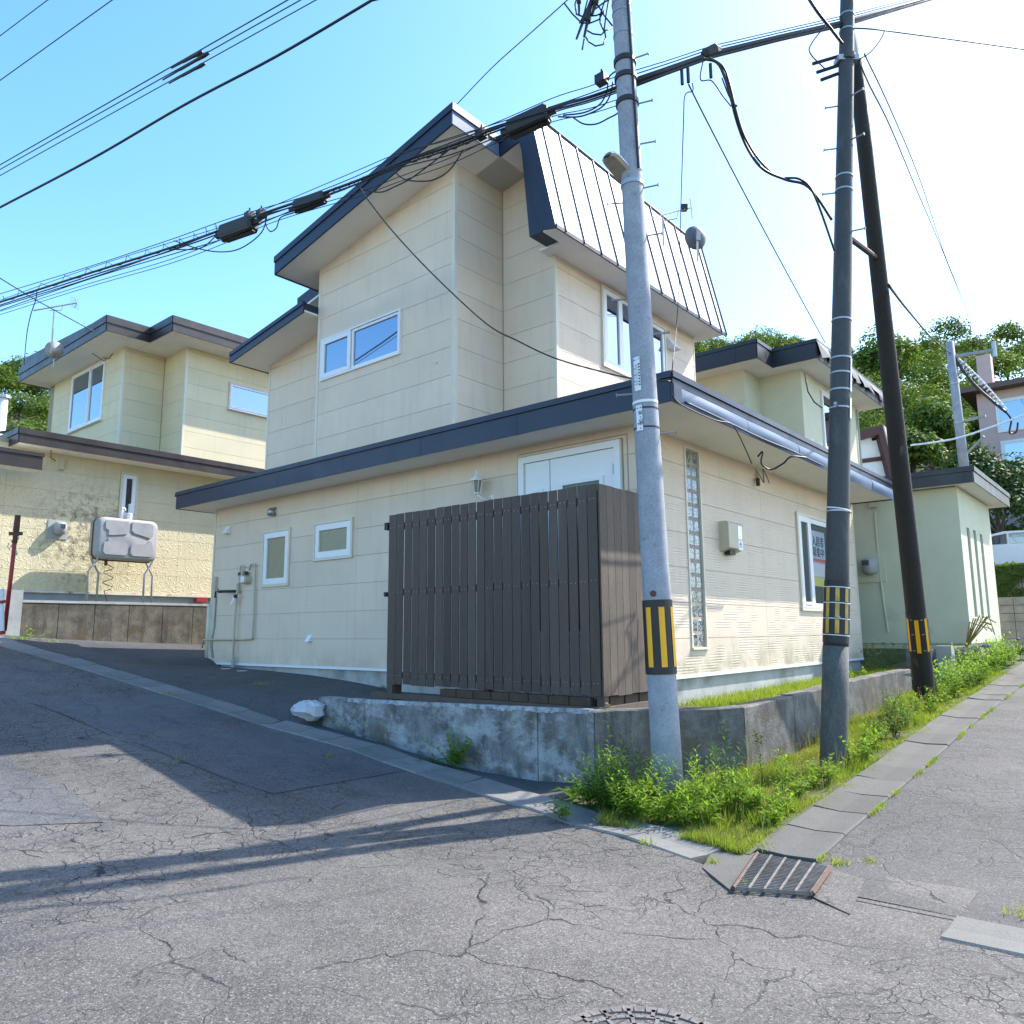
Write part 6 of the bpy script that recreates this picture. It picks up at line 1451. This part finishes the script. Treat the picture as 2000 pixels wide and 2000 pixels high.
for k in range(34):
    x = 13.4+k*.21+random.uniform(-.1, .1); y = random.uniform(2.62, 3.0)
    weed((x, y, vz(x, y)), random.uniform(.4, .7), 'dense leafy garden plant in the flower bed below the pale green house', 'flower bed plants below the green house', stems=6, leaf=.14, W=.03, per=18, spread=.35, mat=m_leaf if k % 3 else m_leafd)
for k, (px, py) in enumerate(((1925,1265),(1938,1275),(1960,1262),(1972,1270),(1985,1265),(1968,1300),(1980,1305),(1940,1290),(1906,1300),(1988,1250))):
    c = onY(px, py, 2.85+.05*(k % 3)); o = thing('purple_flower', c, 'violet blue flower head above the leaves of the bed by the green house', 'flower', 'violet flowers by the green house')
    V, F = [], []
    for j in range(9): a = j*.7; leaf_quads(V, F, c, np.array([math.cos(a), math.sin(a), .3+.3*(j % 2)]), np.array([0,0,1.]), .16, .11, .1)
    q = MB(); q.v = [tuple(p) for p in V]; q.f = F; q.m = [0]*len(F); P('petals', q, m_purple, o)
    P('stem', MB().tube([c, c-[0,0,.35]], .006, 4), m_leafd, o)
for k, (px, py) in enumerate(((1715,1345),(1735,1335),(1752,1330),(1775,1335),(1700,1350))):
    z = .80; c = onZ(px, py, z); c = onY(px, py, 4.35); c[2] = .76
    weed(c, .55, 'plume headed grass weed growing behind the low wall near the house end', 'plume grasses behind the low wall', stems=4, leaf=.16, W=.012, per=14, spread=.3, mat=m_grass, flower=m_dry)
for px, py in ((1640,1358),(1660,1352),(1690,1345)): c = onY(px, py, 4.1); weed((c[0], c[1], .77), .22, 'small weed at the foot of the house foundation on the wall top', 'small weeds on the wall top', stems=5, leaf=.08, per=12, spread=.2, mat=m_leaf)
# dry bent stalks by the green house corner
c = onX(1885, 1255, 17.2); o = thing('dry_grass_clump', c, 'bent tan dead stalks leaning by the green house corner', 'dead plant'); q = MB()
for k in range(9): a = rng.uniform(-1.2, 1.2); q.tube([c-[0,0,.1], c+np.array([rng.normal(0,.1), -.15-.08*k % .4, .35+rng.rand()*.2]), c+np.array([rng.normal(0,.25), -.35-rng.rand()*.25, .1+rng.rand()*.3])], .012, 4)
P('stalks', q, m_dry, o)
# grass and ground cover (stuff)
def blades(name, pts, hs, mat, w=.008):
    n = len(pts); V = np.zeros((n, 3, 3)); a = rng.uniform(0, 6.28, n); dx = np.stack([np.cos(a), np.sin(a), np.zeros(n)], 1); pts = np.array(pts); hs = np.array(hs)
    lean = np.stack([rng.normal(0, .35, n)*hs, rng.normal(0, .35, n)*hs, hs], 1)
    V[:,0] = pts-dx*w/2; V[:,1] = pts+dx*w/2; V[:,2] = pts+lean
    me = bpy.data.meshes.new(name); me.from_pydata(V.reshape(-1, 3).tolist(), [], [(3*i, 3*i+1, 3*i+2) for i in range(n)]); me.materials.append(mat)
    o = bpy.data.objects.new(name, me); COL.objects.link(o); o['kind'] = 'stuff'; o['label'] = {'grass': 'short green and straw grass covering the verge'}.get(name, name.replace('_', ' ')); return o
pts, hs_ = [], []
while len(pts) < 80000:
    x = 5.55+rng.rand()**1.45*12; y = YI+.02+rng.rand()*1.25
    if x < 6.6 and y > 4: continue
    if np.sin(x*5.1+y*3)+np.sin(x*2.3-y*7.1) < -1.7: continue
    pts.append((x, y, vz(x, y)-.004)); hs_.append(rng.uniform(.04, .17)*(1.0 if y > YI+.15 else .55)*(1.5 if rng.rand() < .08 else 1))
pts = np.array(pts); hs_ = np.array(hs_); nz_ = np.sin(pts[:,0]*3.1+np.sin(pts[:,1]*5)*1.3)*np.sin(pts[:,1]*4.3+pts[:,0]*1.1)
hs_ = hs_*np.clip(.55+.55*nz_, .22, 1.2); dr_ = rng.rand(len(pts)) < np.clip(.22-.25*nz_, .05, .6)
blades('grass', pts[~dr_], hs_[~dr_], m_grass); blades('grass', pts[dr_], hs_[dr_]*1.15, m_dry, .006)
# fluffy seed heads over the grass
sh = np.array([(5.7+rng.rand()*9, YI+.05+rng.rand()*1.1) for _ in range(700)]); Qs = []
for x, y in sh:
    h = rng.uniform(.12, .34); c = np.array([x, y, vz(x, y)]); t_ = c+[rng.normal(0,.05), rng.normal(0,.05), h]
    for e in np.linspace(.55, 1, 6):
        q = c+(t_-c)*e; a = rng.normal(0, 1, 3)*.0035; b = rng.normal(0, 1, 3)*.0035; Qs.append([q-a, q-b, q+a, q+b])
    d_ = np.array([.0018, .0018, 0]); Qs.append([c-d_, c+d_, t_+d_*.5, t_-d_*.5])
SEEDS = np.array(Qs)
pts, hs_ = [], []
while len(pts) < 9000:
    x, y = 6.15+rng.rand()*.8, 2.6+rng.rand()*1.6
    if x < gx(y)+GW+.02: continue
    pts.append((x, y, .06)); hs_.append(rng.uniform(.03, .16))
blades('grass', pts, hs_, m_grass)
pts = [(8.6+rng.rand()*8, 3.92+rng.rand()*.8, .715) for _ in range(9000)]; pts = [(x, y, .70+(x-8.4)*.012) for x, y, z in pts]; hs_ = [rng.uniform(.03, .14)*(1 if y < 4.3 else .8) for x, y, z in pts]
blades('grass', pts, hs_, m_grass, .009)
pts, hs_ = [], []
while len(pts) < 3500:
    x = 5.7+rng.rand()*12; t = abs(rng.normal(0, .02))*(1 if rng.rand() < .5 else -1)*1.0; t = t if t > 0 else -(YI-YO)+.02+abs(t)*2.2*0-abs(rng.normal(0,.05))*-1; 
    if np.sin(x*3.7)+np.sin(x*9.1) < .2: continue
    pts.append((x, YO-t, zR(x)+.005)); hs_.append(rng.uniform(.015, .05))
blades('grass', pts, hs_, m_grass, .006)
pts, hs_ = [], []
for px, py, nn, sp in ((330,1357,60,.12),(258,1284,60,.15),(352,1293,40,.15),(512,1338,70,.15),(405,1292,120,.12),(345,1488,50,.15),(1260,1650,40,.08),(1460,1735,40,.06),(640,1480,30,.06),(765,1290,90,.12),(1995,1790,40,.08),(1700,1690,60,.06),(1640,1690,60,.06),(1390,1690,50,.05),(745,1345,60,.1)):
    ok = onZ(px, py, .1); z = .1
    for _ in range(25):
        q = onZ(px, py, z) if z < 1.55 else q
        zt_ = lotz(q[1], min(max((q[0]-gx(q[1])-GW)/(8.3-gx(q[1])-GW), 0), 1))[2] if q[0] > gx(q[1])+GW and q[1] > 4.6 else zL(q[1])
        z = z*.5+zt_*.5
    for _ in range(nn): pts.append((q[0]+rng.normal(0, sp*.5), q[1]+rng.normal(0, sp*.5), z+.01)); hs_.append(rng.uniform(.015, .06))
blades('grass', pts, hs_, m_grass, .008)
# weeds at the foot of the neighbour's wall
for px, py, h in ((30,1245,.3),(50,1243,.45),(70,1247,.2),(20,1247,.25),(90,1250,.2)): 
    c = onY(px, py, 16.9); weed((c[0], 16.9, float(np.interp(16.9, HZ[:,0], HZ[:,1]))+.12), h, 'green weed at the foot of the mossy panel wall far left', 'weeds under the panel wall', stems=5, leaf=.14, W=.05, per=10, spread=.4, mat=m_leaf)

# ================================================================ TREES AND WOODED HILL
def crown_pts(c, rad, n, size, rs, lobes=12, up=.35):
    c = np.array(c); rad = np.array(rad); cen, lr = [], []
    for k in range(lobes):
        v = rs.normal(0, 1, 3); v /= np.linalg.norm(v); v[2] = abs(v[2])*1.0-.25*rs.rand(); cen.append(c+v*rad*.62*rs.uniform(.75, 1.1)); lr.append(rad.mean()*rs.uniform(.36, .56))
    cen, lr = np.array(cen), np.array(lr); i = rs.randint(0, lobes, n); v = rs.normal(0, 1, (n, 3)); v /= np.linalg.norm(v, axis=1)[:,None]
    v[:,2] = np.where(v[:,2] < -.3, -v[:,2]*.6, v[:,2]); p = cen[i]+v*lr[i][:,None]*rs.uniform(.72, 1.05, (n, 1))
    nr_ = v+rs.normal(0, .45, (n, 3))+[0,0,up]; nr_ /= np.linalg.norm(nr_, axis=1)[:,None]
    t = np.cross(nr_, rs.normal(0, 1, (n, 3))); t /= np.linalg.norm(t, axis=1)[:,None]; b = np.cross(nr_, t); s = size*rs.uniform(.6, 1.3, (n, 1))
    return np.stack([p-t*s*.5, p-b*s*.3+nr_*s*.1, p+t*s*.5, p+b*s*.3+nr_*s*.1], 1)
def quads_obj(name, Q_, mat, parent=None, loc=None):
    V = Q_.reshape(-1, 3); 
    L = ORI[parent.name] if parent is not None else (np.array(loc) if loc is not None else np.zeros(3)); V = V-L
    me = bpy.data.meshes.new(name); n = len(Q_); me.vertices.add(4*n); me.vertices.foreach_set('co', V.ravel()); me.loops.add(4*n); me.loops.foreach_set('vertex_index', np.arange(4*n)); me.polygons.add(n); me.polygons.foreach_set('loop_start', np.arange(0, 4*n, 4)); me.polygons.foreach_set('loop_total', np.full(n, 4)); me.update(); me.validate(); me.materials.append(mat)
    o = bpy.data.objects.new(name, me); COL.objects.link(o)
    if parent is not None: o.parent = parent
    else: o.location = L
    ORI[o.name] = L; return o
o = quads_obj('seed_heads', SEEDS, m_dry); o['kind'] = 'stuff'; o['label'] = 'tan grass seed heads standing in the verge'
rs = np.random.RandomState(9); allq = []; trunks = MB()
# terrain hill under the wood is the 'ground' sheet; wood in two facing sectors
for a0, a1 in ((3.5, 31), (67, 82)):
    r = 36.
    while r < 92:
        st_ = 2.3*(.8+r/110); na = max(1, int((R(a1-a0)*r)/st_))
        for k in range(na):
            a = R(a0+(a1-a0)*(k+rs.uniform(.1, .9))/na); rr = r+rs.uniform(-1.4, 1.4); x, y = rr*math.cos(a), rr*math.sin(a)
            if 5 < math.degrees(a) < 13 and rr < 46: continue
            z = baseg(x, y); R_ = rs.uniform(1.6, 2.6); H_ = rs.uniform(1.8, 4.2)
            allq.append(crown_pts((x, y, z+H_), (R_, R_, R_*1.05), 1500, .215*(.6+r/130), rs, 20))
            if rs.rand() < .6: trunks.tube([(x, y, z-.5), (x+rs.normal(0,.4), y+rs.normal(0,.4), z+H_)], [.12,.05], 5)
        r += st_*.95
o = quads_obj('hillside_wood', np.concatenate(allq), m_tree); o['kind'] = 'stuff'; o['label'] = 'dense leafy green wood covering the hillside behind the houses'
o = trunks.build('hillside_trunks', m_bark); o['kind'] = 'stuff'; o['label'] = 'slim tree trunks inside the hillside wood'
def tree(px, py, d, rad, lab, mat, n=900, size=.34, group=None, hgt=3.5, kind='tree'):
    c = atD(px, py, d); o = thing('tree', (c[0], c[1], c[2]-hgt), lab, 'tree', group)
    T = MB().tube([(c[0], c[1], c[2]-hgt-1), (c[0]+.1, c[1], c[2]-hgt*.4), (c[0], c[1]+.1, c[2]+rad*.3)], [.16,.11,.05], 7)
    for k in range(5): v = rs.normal(0, 1, 3); v[2] = abs(v[2])+.3; v /= np.linalg.norm(v); T.tube([(c[0], c[1], c[2]-hgt*.25), np.array(c)+v*rad*.7], [.06,.02], 5)
    P('trunk', T, m_bark, o); quads_obj('crown', crown_pts(c, (rad, rad, rad*1.05), int(n*2.6), size*.58, rs, 16), mat, o); return o
tree(1775, 905, 33, 1.55, 'bright yellow green tree behind the low green house roof', m_tree2, 1100, .36)
tree(1815, 850, 35, 1.7, 'bright green tree left of the distant concrete pole', m_tree2, 1200, .38)
tree(1905, 960, 31, 1.9, 'dark green tree right of the distant pole below the pink house', m_tree3, 1600, .30)
tree(1950, 1000, 30, 1.7, 'dark green tree above the white car', m_tree3, 1500, .28)
tree(2010, 975, 31, 1.8, 'dark green tree cut by the right edge of the photo', m_tree3, 1400, .28)
tree(1850, 1000, 33, 1.5, 'deep green tree hidden behind the low green house', m_tree3, 900, .3)
tree(1740, 720, 44, 2.3, 'tall bright tree on the slope behind the leaning pole', m_tree2, 1300, .45)
bs_ = [atD(px, py, 32) for px, py in ((1930,1065),(1955,1055),(1985,1060),(1945,1085),(2010,1070),(1975,1080))]
quads = np.concatenate([crown_pts(c, (1.0,1.0,.5), 420, .2, rs, 8) for c in bs_]); o = quads_obj('ground_cover', quads, m_tree2); o['kind'] = 'stuff'; o['label'] = 'low green ground cover on the bank behind the white car'
# ivy on the masonry wall
pts = [(26.45-.05*rs.rand(), y, z) for y, z in zip(rs.uniform(2, 5, 700), zsw1-rs.beta(1, 2.5, 700)*1.6)]
Qv = []
for p in pts: t = rs.normal(0, 1, 3)*.07; b = rs.normal(0, 1, 3)*.07; t[0] *= .3; b[0] *= .3; Qv.append([np.array(p)-t, np.array(p)-b, np.array(p)+t, np.array(p)+b])
o = quads_obj('ivy', np.array(Qv), m_tree2); o['kind'] = 'stuff'; o['label'] = 'ivy trailing over the top of the masonry wall'
